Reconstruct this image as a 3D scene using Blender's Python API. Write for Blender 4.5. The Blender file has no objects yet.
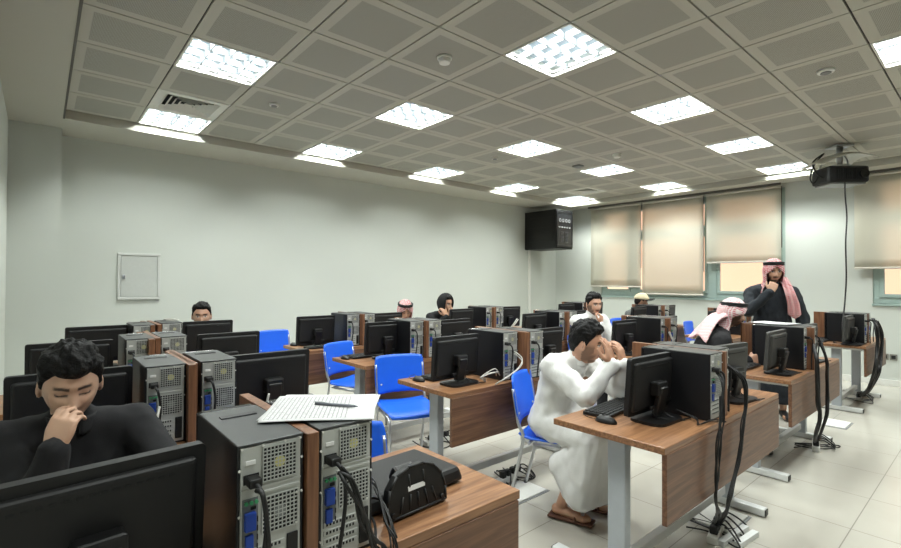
import bpy, bmesh, math, random
import numpy as np
from mathutils import Vector, Matrix, noise
random.seed(7); np.random.seed(7)
S = bpy.context.scene
COL = S.collection
PI = math.pi

# ------------------------------------------------------------------ camera
CAMP = Vector((-0.1651, -6.0136, 1.45))
FPX, YAW, PITCH, ROLL = 477.75, 0.710, 0.01239, 0.00441
_F = Vector((math.cos(PITCH)*math.sin(YAW), math.cos(PITCH)*math.cos(YAW), math.sin(PITCH)))
_R = Vector((math.cos(YAW), -math.sin(YAW), 0))
_U = _R.cross(_F)
_c, _s = math.cos(ROLL), math.sin(ROLL)
_R, _U = _c*_R + _s*_U, -_s*_R + _c*_U
cam_d = bpy.data.cameras.new('camera'); cam = bpy.data.objects.new('camera', cam_d); COL.objects.link(cam)
cam_d.sensor_width = 36; cam_d.lens = FPX/901*36; cam_d.clip_start = .05
cam.matrix_world = Matrix(((_R.x, _U.x, -_F.x, CAMP.x), (_R.y, _U.y, -_F.y, CAMP.y), (_R.z, _U.z, -_F.z, CAMP.z), (0, 0, 0, 1)))
S.camera = cam

# ------------------------------------------------------------------ sky, exposure
w = bpy.data.worlds.new('sky'); S.world = w; w.use_nodes = True
bg = w.node_tree.nodes['Background']; bg.inputs[0].default_value = (.80, .88, 1, 1); bg.inputs[1].default_value = 2.8
S.view_settings.view_transform = 'Standard'; S.view_settings.look = 'None'
S.view_settings.gamma = 1; S.view_settings.use_curve_mapping = False
S.view_settings.exposure = 0.10
LAMP_W = 46.0
LAMP_COL = (.95, 1.0, .96)

# ------------------------------------------------------------------ materials
MATS = {}
def lin(c):
    return tuple(((v/255)/12.92 if v/255 <= .04045 else ((v/255+.055)/1.055)**2.4) for v in c)
def mat(name, rgb, rough=.5, metal=0, var=.06, scale=30, bump=0, bscale=200, spec=.5):
    if name in MATS: return MATS[name]
    m = bpy.data.materials.new(name); m.use_nodes = True; MATS[name] = m
    nt = m.node_tree; N = nt.nodes; L = nt.links; b = N['Principled BSDF']
    c = lin(rgb)
    tc = N.new('ShaderNodeTexCoord'); nz = N.new('ShaderNodeTexNoise'); nz.inputs['Scale'].default_value = scale
    nz.inputs['Detail'].default_value = 3
    L.new(tc.outputs['Object'], nz.inputs['Vector'])
    mx = N.new('ShaderNodeMix'); mx.data_type = 'RGBA'
    mx.inputs['A'].default_value = (*[v*(1-var) for v in c], 1); mx.inputs['B'].default_value = (*[min(1, v*(1+var)) for v in c], 1)
    L.new(nz.outputs['Fac'], mx.inputs['Factor']); L.new(mx.outputs['Result'], b.inputs['Base Color'])
    b.inputs['Roughness'].default_value = rough; b.inputs['Metallic'].default_value = metal
    b.inputs['Specular IOR Level'].default_value = spec
    if bump:
        n2 = N.new('ShaderNodeTexNoise'); n2.inputs['Scale'].default_value = bscale; n2.inputs['Detail'].default_value = 4
        L.new(tc.outputs['Object'], n2.inputs['Vector'])
        bp = N.new('ShaderNodeBump'); bp.inputs['Strength'].default_value = bump; bp.inputs['Distance'].default_value = .01
        L.new(n2.outputs['Fac'], bp.inputs['Height']); L.new(bp.outputs['Normal'], b.inputs['Normal'])
    return m
def emat(name, rgb, strength):
    m = bpy.data.materials.new(name); m.use_nodes = True; b = m.node_tree.nodes['Principled BSDF']
    b.inputs['Base Color'].default_value = (*lin(rgb), 1)
    b.inputs['Emission Color'].default_value = (*lin(rgb), 1); b.inputs['Emission Strength'].default_value = strength
    return m
class NT:
    def __init__(s, name):
        s.m = bpy.data.materials.new(name); s.m.use_nodes = True; s.nt = s.m.node_tree; s.b = s.nt.nodes['Principled BSDF']; MATS[name] = s.m
    def n(s, t, **k):
        q = s.nt.nodes.new('ShaderNode'+t)
        for a, v in k.items(): setattr(q, a, v)
        return q
    def l(s, a, b): s.nt.links.new(a, b)
    def math(s, op, a, b=None):
        q = s.n('Math', operation=op)
        for i, v in enumerate((a, b)):
            if v is None: continue
            if isinstance(v, (int, float)): q.inputs[i].default_value = v
            else: s.l(v, q.inputs[i])
        return q.outputs[0]
    def mix(s, f, a, b):
        q = s.n('Mix', data_type='RGBA')
        for k, v in (('Factor', f), ('A', a), ('B', b)):
            if isinstance(v, tuple): q.inputs[k].default_value = (*v, 1)
            elif isinstance(v, (int, float)): q.inputs[k].default_value = v
            else: s.l(v, q.inputs[k])
        return q.outputs['Result']
    def coord(s, kind='Object'):
        tc = s.n('TexCoord'); sp = s.n('SeparateXYZ'); s.l(tc.outputs[kind], sp.inputs[0]); return tc.outputs[kind], sp.outputs

def wood(name, a, b, axis_scale, rough=.4):
    t = NT(name); v, _ = t.coord()
    mp = t.n('Mapping'); mp.inputs['Scale'].default_value = axis_scale; t.l(v, mp.inputs['Vector'])
    nz = t.n('TexNoise'); nz.inputs['Scale'].default_value = 3; nz.inputs['Detail'].default_value = 8; nz.inputs['Distortion'].default_value = .6
    t.l(mp.outputs[0], nz.inputs['Vector'])
    rp = t.n('ValToRGB'); rp.color_ramp.elements[0].position = .35; rp.color_ramp.elements[1].position = .68
    rp.color_ramp.elements[0].color = (*lin(a), 1); rp.color_ramp.elements[1].color = (*lin(b), 1)
    t.l(nz.outputs['Fac'], rp.inputs[0]); t.l(rp.outputs[0], t.b.inputs['Base Color'])
    t.b.inputs['Roughness'].default_value = rough
    return t.m
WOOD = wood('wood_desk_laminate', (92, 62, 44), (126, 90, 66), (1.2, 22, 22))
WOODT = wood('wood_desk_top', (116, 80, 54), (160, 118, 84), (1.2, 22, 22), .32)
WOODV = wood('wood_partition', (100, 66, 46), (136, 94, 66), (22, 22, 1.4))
WALL = mat('white_wall_paint', (201, 205, 198), .75, var=.015, scale=3)
SOFF = mat('soffit_paint', (186, 184, 172), .8, var=.015, scale=3)
WHITEM = mat('white_metal', (214, 216, 214), .4, .1)
GREYM = mat('grey_powder_coat', (176, 182, 188), .45, .2)
CHROME = mat('silver_tube', (200, 202, 205), .28, .85)
BLACKP = mat('black_plastic', (11, 11, 12), .45, var=.12, scale=60, bump=.05, bscale=900)
BLACKG = mat('black_gloss', (12, 12, 14), .18)
DARKP = mat('dark_grey_plastic', (34, 35, 36), .5, var=.1, bump=.05, bscale=900)
MONB = mat('monitor_back_plastic', (13, 13, 14), .58, var=.08, bump=.06, bscale=1200)
MONLIT = mat('monitor_back_painted_lit', (60, 60, 58), .5, var=.06, bump=.05, bscale=1200)  # lightened copy of the black back plastic; light on the backs painted in
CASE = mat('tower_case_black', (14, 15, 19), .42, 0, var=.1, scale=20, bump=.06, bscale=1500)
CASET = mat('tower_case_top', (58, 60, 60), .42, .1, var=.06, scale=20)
ZINC = mat('zinc_plate', (186, 188, 184), .42, .3, var=.07, scale=25)
HOLE = mat('dark_hole', (14, 14, 15), .7)
MIDG = mat('grey_plastic', (120, 122, 122), .5)
HUBM = mat('fan_hub_label', (196, 190, 120), .5, var=.2, scale=120)
HUBG = mat('fan_hub_grey', (120, 124, 122), .5)
BLUEP = mat('blue_chair_plastic', (22, 96, 220), .4, var=.05, bump=.03)
BLUEC = mat('blue_connector', (30, 64, 150), .45)
GREENC = mat('green_connector', (60, 150, 100), .45)
CREAMC = mat('white_cable', (178, 176, 168), .5)
RUB = mat('black_rubber_cable', (16, 16, 17), .5)
PAPER = None
CERM = mat('ceramic_white', (222, 222, 216), .35)
TEAL = mat('green_grey_window_frame', (160, 180, 174), .45, .1)
LABELW = mat('white_sticker', (226, 226, 224), .5)

# ------------------------------------------------------------------ mesh helpers
def tm(bm, M):
    bmesh.ops.transform(bm, matrix=M, verts=bm.verts)
def merge(dst, src):
    me = bpy.data.meshes.new('t'); src.to_mesh(me); dst.from_mesh(me); bpy.data.meshes.remove(me); src.free()
def box(bm, c, s, bev=0, rot=None, mi=0, taper=None, seg=2):
    b = bmesh.new(); bmesh.ops.create_cube(b, size=1)
    for v in b.verts:
        v.co = Vector((v.co.x*s[0], v.co.y*s[1], v.co.z*s[2]))
        if taper and v.co.z > 0: v.co.x *= taper[0]; v.co.y *= taper[1]
    if bev: bmesh.ops.bevel(b, geom=b.edges[:], offset=min(bev, .49*min(s)), segments=seg, affect='EDGES', profile=.5)
    M = Matrix.Translation(c)
    if rot is not None: M = M @ rot
    tm(b, M)
    for f in b.faces: f.material_index = mi
    merge(bm, b); return bm
def bb(x0, x1, y0, y1, z0, z1, bm=None, bev=0, mi=0):
    bm = bm or bmesh.new()
    return box(bm, ((x0+x1)/2, (y0+y1)/2, (z0+z1)/2), (abs(x1-x0), abs(y1-y0), abs(z1-z0)), bev, None, mi)
def rz(a): return Matrix.Rotation(a, 4, 'Z')
def rx(a): return Matrix.Rotation(a, 4, 'X')
def ry(a): return Matrix.Rotation(a, 4, 'Y')
def frame(d):
    d = Vector(d).normalized(); h = Vector((0, 0, 1)) if abs(d.z) < .9 else Vector((1, 0, 0))
    a = d.cross(h).normalized(); return a, d.cross(a).normalized()
def smooth_path(P, n=6, closed=False):
    P = [Vector(p) for p in P]
    if len(P) < 3: return P
    out = []
    for i in range(len(P)-1):
        p0 = P[max(i-1, 0)]; p1 = P[i]; p2 = P[i+1]; p3 = P[min(i+2, len(P)-1)]
        for k in range(n):
            t = k/n
            out.append(.5*((2*p1)+(-p0+p2)*t+(2*p0-5*p1+4*p2-p3)*t*t+(-p0+3*p1-3*p2+p3)*t**3))
    out.append(P[-1]); return out
def tube(bm, P, r, n=8, cap=True, mi=0, smooth=0):
    P = smooth_path(P, smooth) if smooth else [Vector(p) for p in P]
    rr = r if isinstance(r, (list, tuple)) else [r]*len(P)
    if len(rr) != len(P): rr = [rr[0]+(rr[-1]-rr[0])*i/(len(P)-1) for i in range(len(P))]
    T = []
    for i in range(len(P)):
        d = P[min(i+1, len(P)-1)]-P[max(i-1, 0)]
        T.append(d.normalized() if d.length > 1e-9 else Vector((0, 0, 1)))
    a, b = frame(T[0]); rings = []
    for i, p in enumerate(P):
        a = (a-T[i]*a.dot(T[i])).normalized(); b = T[i].cross(a)
        rings.append([bm.verts.new(p+(a*math.cos(2*PI*k/n)+b*math.sin(2*PI*k/n))*rr[i]) for k in range(n)])
    for i in range(len(P)-1):
        for k in range(n):
            f = bm.faces.new((rings[i][k], rings[i][(k+1) % n], rings[i+1][(k+1) % n], rings[i+1][k])); f.smooth = True; f.material_index = mi
    if cap:
        for q in (rings[0][::-1], rings[-1]):
            f = bm.faces.new(q); f.material_index = mi
    return bm
def cyl(bm, c, r, h, axis='Z', n=24, mi=0, r2=None):
    d = {'X': (1, 0, 0), 'Y': (0, 1, 0), 'Z': (0, 0, 1)}[axis]; d = Vector(d); c = Vector(c)
    tube(bm, [c-d*h/2, c+d*h/2], [r, r if r2 is None else r2], n, True, mi); return bm
def ring(bm, c, R, r, axis='Y', n=20, m=6, mi=0):
    c = Vector(c); a, b = frame({'X': (1, 0, 0), 'Y': (0, 1, 0), 'Z': (0, 0, 1)}[axis])
    d = a.cross(b); vs = []
    for i in range(n):
        t = 2*PI*i/n; e = a*math.cos(t)+b*math.sin(t)
        vs.append([bm.verts.new(c+e*(R+r*math.cos(2*PI*k/m))+d*r*math.sin(2*PI*k/m)) for k in range(m)])
    for i in range(n):
        for k in range(m):
            f = bm.faces.new((vs[i][k], vs[(i+1) % n][k], vs[(i+1) % n][(k+1) % m], vs[i][(k+1) % m])); f.smooth = True; f.material_index = mi
    return bm
def grid_solid(bm, fn, nu, nv, th, mi=0):
    """sheet fn(u,v)->Vector given a thickness"""
    P = [[Vector(fn(i/nu, j/nv)) for j in range(nv+1)] for i in range(nu+1)]
    def nrm(i, j):
        a = P[min(i+1, nu)][j]-P[max(i-1, 0)][j]; b = P[i][min(j+1, nv)]-P[i][max(j-1, 0)]
        q = a.cross(b); return q.normalized() if q.length > 1e-12 else Vector((0, 0, 1))
    A = [[bm.verts.new(P[i][j]+nrm(i, j)*th/2) for j in range(nv+1)] for i in range(nu+1)]
    B = [[bm.verts.new(P[i][j]-nrm(i, j)*th/2) for j in range(nv+1)] for i in range(nu+1)]
    def q(*v):
        try:
            f = bm.faces.new(v); f.smooth = True; f.material_index = mi
        except ValueError: pass
    for i in range(nu):
        for j in range(nv):
            q(A[i][j], A[i+1][j], A[i+1][j+1], A[i][j+1]); q(B[i][j], B[i][j+1], B[i+1][j+1], B[i+1][j])
    for i in range(nu):
        q(A[i][0], B[i][0], B[i+1][0], A[i+1][0]); q(A[i][nv], A[i+1][nv], B[i+1][nv], B[i][nv])
    for j in range(nv):
        q(A[0][j], A[0][j+1], B[0][j+1], B[0][j]); q(A[nu][j], B[nu][j], B[nu][j+1], A[nu][j+1])
    return bm
def rrect(w, h, r, n=5):
    P = []
    for cx, cy, a0 in ((w/2-r, h/2-r, 0), (-w/2+r, h/2-r, 90), (-w/2+r, -h/2+r, 180), (w/2-r, -h/2+r, 270)):
        for k in range(n+1):
            a = math.radians(a0+90*k/n); P.append((cx+r*math.cos(a), cy+r*math.sin(a)))
    return P
def prism(bm, pts, z0, z1, M=None, mi=0):
    b = bmesh.new()
    A = [b.verts.new((x, y, z0)) for x, y in pts]; B = [b.verts.new((x, y, z1)) for x, y in pts]
    b.faces.new(A[::-1]); b.faces.new(B)
    for i in range(len(pts)):
        j = (i+1) % len(pts); b.faces.new((A[i], A[j], B[j], B[i]))
    if M is not None: tm(b, M)
    for f in b.faces: f.material_index = mi
    merge(bm, b); return bm

def obj(name, bm, m, parent=None, loc=None):
    me = bpy.data.meshes.new(name); bmesh.ops.recalc_face_normals(bm, faces=bm.faces[:]); bm.to_mesh(me); bm.free()
    for x in (m if isinstance(m, (list, tuple)) else [m]): me.materials.append(x)
    o = bpy.data.objects.new(name, me); COL.objects.link(o)
    if parent: o.parent = parent
    if loc is not None: o.location = loc
    return o
def tag(o, label, cat, group=None):
    o['label'] = label; o['category'] = cat
    if group: o['group'] = group
    return o
def thing(name, label, cat, loc=(0, 0, 0), a=0, group=None):
    o = bpy.data.objects.new(name, None); COL.objects.link(o); o.empty_display_size = .1
    o.location = loc; o.rotation_euler = (0, 0, a); return tag(o, label, cat, group)
def struct(name, bm, m):
    o = obj(name, bm, m); o['kind'] = 'structure'; return o
KIDS = {}
def kids(o): return [c for c in COL.objects if c.parent == o]
def dup(root, loc, a, label, group=None):
    def cp(o, p):
        c = o.copy(); COL.objects.link(c); c.parent = p
        for k in kids(o): cp(k, c)
        return c
    r = cp(root, None); r.location = loc; r.rotation_euler = (0, 0, a); r['label'] = label
    if group: r['group'] = group
    return r

# ================================================================== ROOM SHELL
ZC, ZS = 3.108, 3.02            # tile ceiling, lower border soffit
X0, X1, Y0, Y1 = -.42, 8.85, -8.9, .75
GX, GY = 8.4, -8.4
T = NT('floor_porcelain_tile'); v, xyz = T.coord()
fx = T.math('FRACT', T.math('DIVIDE', T.math('ADD', xyz[0], 20.4-3.46), .6)); fy = T.math('FRACT', T.math('DIVIDE', T.math('ADD', xyz[1], 5.41+6), .6))
def edge(f): return T.math('LESS_THAN', T.math('MINIMUM', f, T.math('SUBTRACT', 1, f)), .0045)
gm = T.math('MAXIMUM', edge(fx), edge(fy))
nz = T.n('TexNoise'); nz.inputs['Scale'].default_value = 2.5; nz.inputs['Detail'].default_value = 5; T.l(v, nz.inputs['Vector'])
cf = T.mix(nz.outputs['Fac'], lin((178, 174, 163)), lin((190, 187, 177)))
T.l(T.mix(gm, cf, lin((124, 120, 110))), T.b.inputs['Base Color'])
T.l(T.math('ADD', T.math('MULTIPLY', gm, .5), .22), T.b.inputs['Roughness'])
struct('floor', bb(X0-.2, X1+.2, Y0-.2, Y1+.2, -.1, 0), T.m)
struct('wall_back', bb(X0-.2, X1+.2, Y1, Y1+.2, 0, 3.5), WALL)
struct('wall_left', bb(X0-.2, X0, Y0, Y1, 0, 3.5), WALL)
struct('wall_front', bb(X0-.2, X1+.2, Y0-.2, Y0, 0, 3.5), mat('bounce_cut_grey', (134, 132, 126), .8, var=.03, scale=3))  # unseen wall behind the camera; its grey is chosen to cut bounce light
struct('wall_column', bb(X0, -.005, .42, Y1, 0, ZS+.02), WALL)
# right wall with two window openings
W1a, W1b, W2a, W2b = -3.72, -.42, -7.9, -4.77
WZ0, WZ1 = 1.14, 2.96
bm = bmesh.new()
for y0, y1, z0, z1 in ((Y0, Y1, 0, WZ0), (Y0, Y1, WZ1, 3.5), (W1b, Y1, WZ0, WZ1), (W2b, W1a, WZ0, WZ1), (Y0, W2a, WZ0, WZ1)):
    bb(X1, X1+.25, y0, y1, z0, z1, bm)
struct('wall_right', bm, WALL)
struct('baseboard_right', bb(X1-.014, X1, Y0, Y1, 0, .085, None, .003), CERM)
struct('baseboard_back', bb(0, X1, Y1-.014, Y1, 0, .085, None, .003), CERM)
struct('baseboard_left', bb(X0, X0+.014, Y0, .42, 0, .085, None, .003), CERM)

# tile ceiling: one mesh of pressed metal tiles with joints, openings where lights and grilles sit
LIGHTS = [(1, 0), (4, 0), (7, 0), (10, 0), (13, 0), (1, 3), (4, 3), (7, 3), (10, 3), (13, 3), (1, 6), (4, 6), (7, 6), (10, 6), (13, 6),
          (1, 9), (4, 9), (7, 9), (10, 9), (13, 9)]
VENTS = [(1, 1), (12, 1)]
T = NT('perforated_ceiling_tile'); v, xyz = T.coord()
fx = T.math('FRACT', T.math('DIVIDE', T.math('ADD', xyz[0], 12), .6)); fy = T.math('FRACT', T.math('DIVIDE', T.math('ADD', xyz[1], 12), .6))
def inn(f): return T.math('GREATER_THAN', T.math('MINIMUM', f, T.math('SUBTRACT', 1, f)), .118)
perf = T.math('MULTIPLY', inn(fx), inn(fy))
vo = T.n('TexVoronoi'); vo.inputs['Scale'].default_value = 130; vo.inputs['Randomness'].default_value = 0; T.l(v, vo.inputs['Vector'])
dot = T.math('LESS_THAN', vo.outputs['Distance'], .34)
base = lin((186, 184, 172))
T.l(T.mix(perf, base, T.mix(dot, lin((172, 170, 159)), lin((130, 129, 120)))), T.b.inputs['Base Color'])
T.b.inputs['Roughness'].default_value = .62
bm = bmesh.new()
g = .006
for i in range(14):
    for j in range(14):
        x0, x1, y1, y0 = i*.6, i*.6+.6, -j*.6, -j*.6-.6
        if (i, j) in LIGHTS or (i, j) in VENTS: continue
        zz = ZC
        a = [bm.verts.new(p) for p in ((x0+g, y0+g, zz), (x0+g, y1-g, zz), (x1-g, y1-g, zz), (x1-g, y0+g, zz))]
        b = [bm.verts.new(p) for p in ((x0+g, y0+g, zz+.022), (x0+g, y1-g, zz+.022), (x1-g, y1-g, zz+.022), (x1-g, y0+g, zz+.022))]
        bm.faces.new(a)
        for k in range(4): bm.faces.new((a[k], b[k], b[(k+1) % 4], a[(k+1) % 4]))
struct('ceiling', bm, T.m)
bm = bmesh.new()
for k in range(15):
    x = k*.6; bb(x-.011, x+.011, GY, 0, ZC+.012, ZC+.035, bm); bb(0, GX, -x-.011, -x+.011, ZC+.014, ZC+.035, bm)
struct('ceiling_grid', bm, mat('dark_joint_rail', (48, 47, 44), .7))
struct('ceiling_slab', bb(X0-.2, X1+.2, Y0-.2, Y1+.2, 3.42, 3.6), SOFF)
bm = bmesh.new()
for a in ((X0, 0, Y0, Y1), (GX+.012, X1, Y0, Y1), (0, GX+.012, .012, Y1), (0, GX+.012, Y0, GY)):
    bb(a[0], a[1], a[2], a[3], ZS, 3.42, bm)
struct('ceiling_border', bm, SOFF)
struct('trim_3', bb(-.012, .004, GY, .012, ZS-.004, ZS+.03, None, .001), mat('shadow_gap_grey', (92, 90, 84), .6))  # dark strip added to draw the shadow gap along the soffit edge
struct('trim_1', bb(X1-.13, X1-.1, W1a+.03, -.18, ZS-.035, ZS, None, .003), mat('blind_pelmet_grey', (92, 90, 84), .5, .2))
struct('trim_2', bb(X1-.13, X1-.1, W2a-.1, W2b+.18, ZS-.028, ZS, None, .003), MATS['blind_pelmet_grey'])

# windows: green-grey aluminium frames with panes
GLASS = NT('window_glass'); GLASS.b.inputs['Base Color'].default_value = (1, 1, 1, 1); GLASS.b.inputs['Roughness'].default_value = .02
GLASS.b.inputs['Transmission Weight'].default_value = 1; GLASS.b.inputs['IOR'].default_value = 1.05; GLASS = GLASS.m
def window(name, ya, yb, mull):
    bm = bmesh.new(); xa, xb = X1+.015, X1+.075
    ys = [ya]+mull+[yb]
    bb(xa, xb, ya, yb, WZ0, WZ0+.09, bm, .006); bb(xa, xb, ya, yb, WZ1-.08, WZ1, bm, .006)
    bb(xa+.003, xb-.003, ya+.002, ya+.08, WZ0+.004, WZ1-.004, bm, .004); bb(xa+.003, xb-.003, yb-.08, yb-.002, WZ0+.004, WZ1-.004, bm, .004)
    for m_ in mull: bb(xa-.004, xb-.005, m_-.07, m_+.07, WZ0+.004, WZ1-.004, bm, .004)
    bb(xa+.006, xb-.007, ya+.004, yb-.004, 2.30, 2.40, bm, .004)
    for a, b in zip(ys[:-1], ys[1:]):       # sash frames
        for z0, z1 in ((WZ0+.09, 2.30), (2.40, WZ1-.08)):
            a2, b2 = a+.075, b-.075
            for n_, q in enumerate(((a2, b2, z0, z0+.05), (a2, b2, z1-.05, z1), (a2+.001, a2+.05, z0+.001, z1-.001), (b2-.05, b2-.001, z0+.001, z1-.001))):
                e_ = .002*(n_ > 1); bb(xa-.012+e_, xb-.02-e_, *q, bm, .003)
    bb(X1-.02, X1+.09, ya-.01, yb+.01, WZ0-.03, WZ0, bm, .006)
    o = struct(name, bm, TEAL)
    p = obj('pane', bb(X1+.045, X1+.05, ya+.04, yb-.04, WZ0+.05, WZ1-.05), GLASS, o)
    h = bmesh.new()
    for a, b in zip(ys[:-1], ys[1:]):
        box(h, (X1-.002, (a+b)/2, WZ0+.115), (.02, .12, .022), .006)
    obj('window_handle', h, TEAL, o)
    return o
window('window_1', W1a, W1b, [-2.62, -1.15])
window('window_2', W2a, W2b, [-5.95])
# the neighbouring building outside, warm render in daylight
bm = bb(12.2, 12.5, -16, 9, -1, 7)
tag(obj('building_wall', bm, mat('peach_render', (238, 184, 146), .9, var=.05, scale=1.5, bump=.2, bscale=30)), 'peach rendered building facade seen outside the windows', 'building')

# roller blinds
T = NT('blind_fabric'); v, _ = T.coord()
nz = T.n('TexNoise'); nz.inputs['Scale'].default_value = 350; T.l(v, nz.inputs['Vector'])
cb = T.mix(nz.outputs['Fac'], lin((218, 216, 204)), lin((232, 230, 220)))
T.l(cb, T.b.inputs['Base Color']); T.b.inputs['Roughness'].default_value = .85
tr = T.n('BsdfTranslucent'); tr.inputs[0].default_value = (*lin((238, 233, 216)), 1)
tp = T.n('BsdfTransparent'); mx1 = T.n('MixShader'); mx1.inputs[0].default_value = .05
mx2 = T.n('MixShader'); mx2.inputs[0].default_value = .5
T.l(T.b.outputs[0], mx2.inputs[1]); T.l(tr.outputs[0], mx2.inputs[2])
T.l(mx2.outputs[0], mx1.inputs[1]); T.l(tp.outputs[0], mx1.inputs[2])
out = [n for n in T.nt.nodes if n.type == 'OUTPUT_MATERIAL'][0]; T.l(mx1.outputs[0], out.inputs[0])
BLIND = T.m
def blind(label, ya, yb, zb):
    t = thing('roller_blind', label, 'blind', (X1-.06, (ya+yb)/2, zb), 0, 'roller blinds over the windows')
    h = abs(yb-ya)/2; ht = ZS-.03-zb
    obj('fabric', grid_solid(bmesh.new(), lambda u, v: (.004*math.sin(6*u+2*v), -h+2*h*u, .02+(ht-.05)*v), 12, 10, .0015), BLIND, t)
    obj('bottom_bar', bb(-.012, .012, -h, h, 0, .03, None, .008), mat('blind_bar', (205, 200, 188), .5), t)
    obj('roller_tube', tube(bmesh.new(), [(0, -h, ht-.02), (0, h, ht-.02)], .022, 14), MATS['blind_bar'], t)
    bm = bmesh.new(); tube(bm, [(-.02, -h-.008, ht-.02), (-.02, -h-.008, max(.1, .35*ht-.2))], .0035, 6); tube(bm, [(.005, -h-.008, ht-.02), (.005, -h-.008, max(.1, .35*ht-.2))], .0035, 6)
    obj('pull_chain', bm, mat('chain_grey', (90, 88, 84), .5), t)
blind('lowered roller blind nearest the black rack, leftmost of the four', -1.335, -.21, 1.315)
blind('longest roller blind, second from the black rack, reaching near the sill', -2.50, -1.36, 1.185)
blind('shorter roller blind ending above the standing man and the open pane', -3.68, -2.55, 1.757)
blind('roller blind at right edge behind the ceiling projector', -7.6, -4.58, 1.63)

# ================================================================== CEILING FIXTURES
LOUV = mat('louvre_aluminium', (92, 98, 102), .35, .1)
LFR = mat('fixture_frame_white', (224, 224, 216), .5)
DIFF = emat('lamp_reflector_glow', (196, 222, 234), .42); DIFF.node_tree.nodes['Principled BSDF'].inputs['Base Color'].default_value = (.10, .11, .115, 1)
def tile_light():
    t = thing('ceiling_light', 'x', 'ceiling light')
    f = bmesh.new(); q = .296
    for a in ((-q, q, -q, -q+.016), (-q, q, q-.016, q), (-q, -q+.016, -q, q), (q-.016, q, -q, q)):
        bb(a[0], a[1], a[2], a[3], -.004, .012, f, .002)
    for a in ((-q, q, -q, -q+.004), (-q, q, q-.004, q), (-q, -q+.004, -q, q), (q-.004, q, -q, q)):
        bb(a[0], a[1], a[2], a[3], .012, .085, f)
    obj('frame', f, LFR, t)
    r = bb(-q, q, -q, q, .085, .09); obj('reflector', r, DIFF, t)
    b = bmesh.new()
    for k in range(1, 4):
        p = -.28+.56*k/4
        for ax in (0, 1):
            pr = [(-.009, .004), (.009, .004), (.003, .045), (-.003, .045)] if 0 else [(-.003, .002), (.003, .002), (.008, .045), (-.008, .045)]
            bq = bmesh.new()
            A = [bq.verts.new((p+x, -.281, z)) for x, z in pr]; B = [bq.verts.new((p+x, .281, z)) for x, z in pr]
            bq.faces.new(A); bq.faces.new(B[::-1])
            for i in range(4): bq.faces.new((A[i], B[i], B[(i+1) % 4], A[(i+1) % 4]))
            if ax: tm(bq, rz(PI/2))
            merge(b, bq)
    obj('louvre', b, LOUV, t)
    tb = bmesh.new()
    for k in range(4):
        x = -.21+.14*k; tube(tb, [(x, -.27, .066), (x, .27, .066)], .008, 10)
    obj('lamp_tube', tb, emat('fluorescent_tube', (226, 242, 255), 1.5), t)
    return t
def light_lamp(t):
    d = bpy.data.lights.new('fixture_lamp', 'AREA'); d.shape = 'RECTANGLE'; d.size = .03; d.size_y = .54; d.energy = LAMP_W/4; d.color = LAMP_COL
    return d
rowname = {0: 'row along the back wall', 3: 'second row from back wall', 6: 'third row from back wall', 9: 'fourth row from back wall', 12: 'row nearest the front wall'}
colname = {1: 'first', 4: 'second', 7: 'third', 10: 'fourth', 13: 'fifth'}
proto = tile_light()
ld = light_lamp(proto)
for k in range(4):
    lo = bpy.data.objects.new('fixture_lamp', ld); COL.objects.link(lo); lo.parent = proto; lo.location = (-.21+.14*k, 0, .055)
for n, (a, b) in enumerate(LIGHTS):
    lab = 'lit square louvred ceiling light, %s from left in the %s' % (colname[a], rowname[b])
    loc = (a*.6+.3, -b*.6-.3, ZC)
    if n == 0:
        proto.location = loc; proto['label'] = lab; proto['group'] = 'louvred ceiling lights'
    else: dup(proto, loc, 0, lab, 'louvred ceiling lights')
def vent(a, b, lab):
    t = thing('air_vent', lab, 'air vent', (a*.6+.3, -b*.6-.3, ZC), 0, 'ceiling air vents')
    f = bmesh.new()
    for q in ((-.296, .296, -.296, -.225), (-.296, .296, .225, .296), (-.296, -.225, -.225, .225), (.225, .296, -.225, .225)): bb(*q, -.003, .004, f, .001)
    for s_ in (.225, .18, .135, .09, .045):
        o_ = [f.verts.new((a_*s_, b_*s_, .002)) for a_, b_ in ((-1, -1), (1, -1), (1, 1), (-1, 1))]
        i_ = [f.verts.new((a_*(s_-.03), b_*(s_-.03), .030)) for a_, b_ in ((-1, -1), (1, -1), (1, 1), (-1, 1))]
        for k in range(4): f.faces.new((o_[k], o_[(k+1) % 4], i_[(k+1) % 4], i_[k]))
    obj('grille', f, LFR, t)
    obj('duct_box', bb(-.29, .29, -.29, .29, .06, .07), HOLE, t)
    sk = bmesh.new()
    for q in ((-.29, .29, -.29, -.285), (-.29, .29, .285, .29), (-.29, -.285, -.29, .29), (.285, .29, -.29, .29)): bb(*q, .004, .06, sk)
    obj('duct_collar', sk, HOLE, t)
vent(1, 1, 'square slatted air vent beside the light nearest the left corner')
vent(12, 1, 'square slatted air vent near the black wall rack')
def detector(x, y, r, lab, name='smoke_detector', h=.05):
    t = thing(name, lab, 'smoke detector' if h > .03 else 'ceiling speaker', (x, y, ZC-h), 0)
    if h > .03:
        obj('base_plate', cyl(bmesh.new(), (0, 0, h-.008), r, .016, n=28), CERM, t)
        obj('sensor_head', cyl(bmesh.new(), (0, 0, h/2-.006), r*.72, h-.016, n=28, r2=r*.85), CERM, t)
    else:
        obj('rim', cyl(bmesh.new(), (0, 0, h/2), r*.9, h, n=28, r2=r), CERM, t)
        obj('cover', cyl(bmesh.new(), (0, 0, 0), r*.6, .012, n=24), MIDG, t)
detector(2.10, -3.30, .055, 'round white smoke detector above the near desks, largest in view')
detector(5.55, -2.70, .055, 'round white smoke detector between the two middle ceiling light rows')
detector(1.5, -1.5, .045, 'small round ceiling disc near the left corner light', 'ceiling_sensor', .018)
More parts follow.
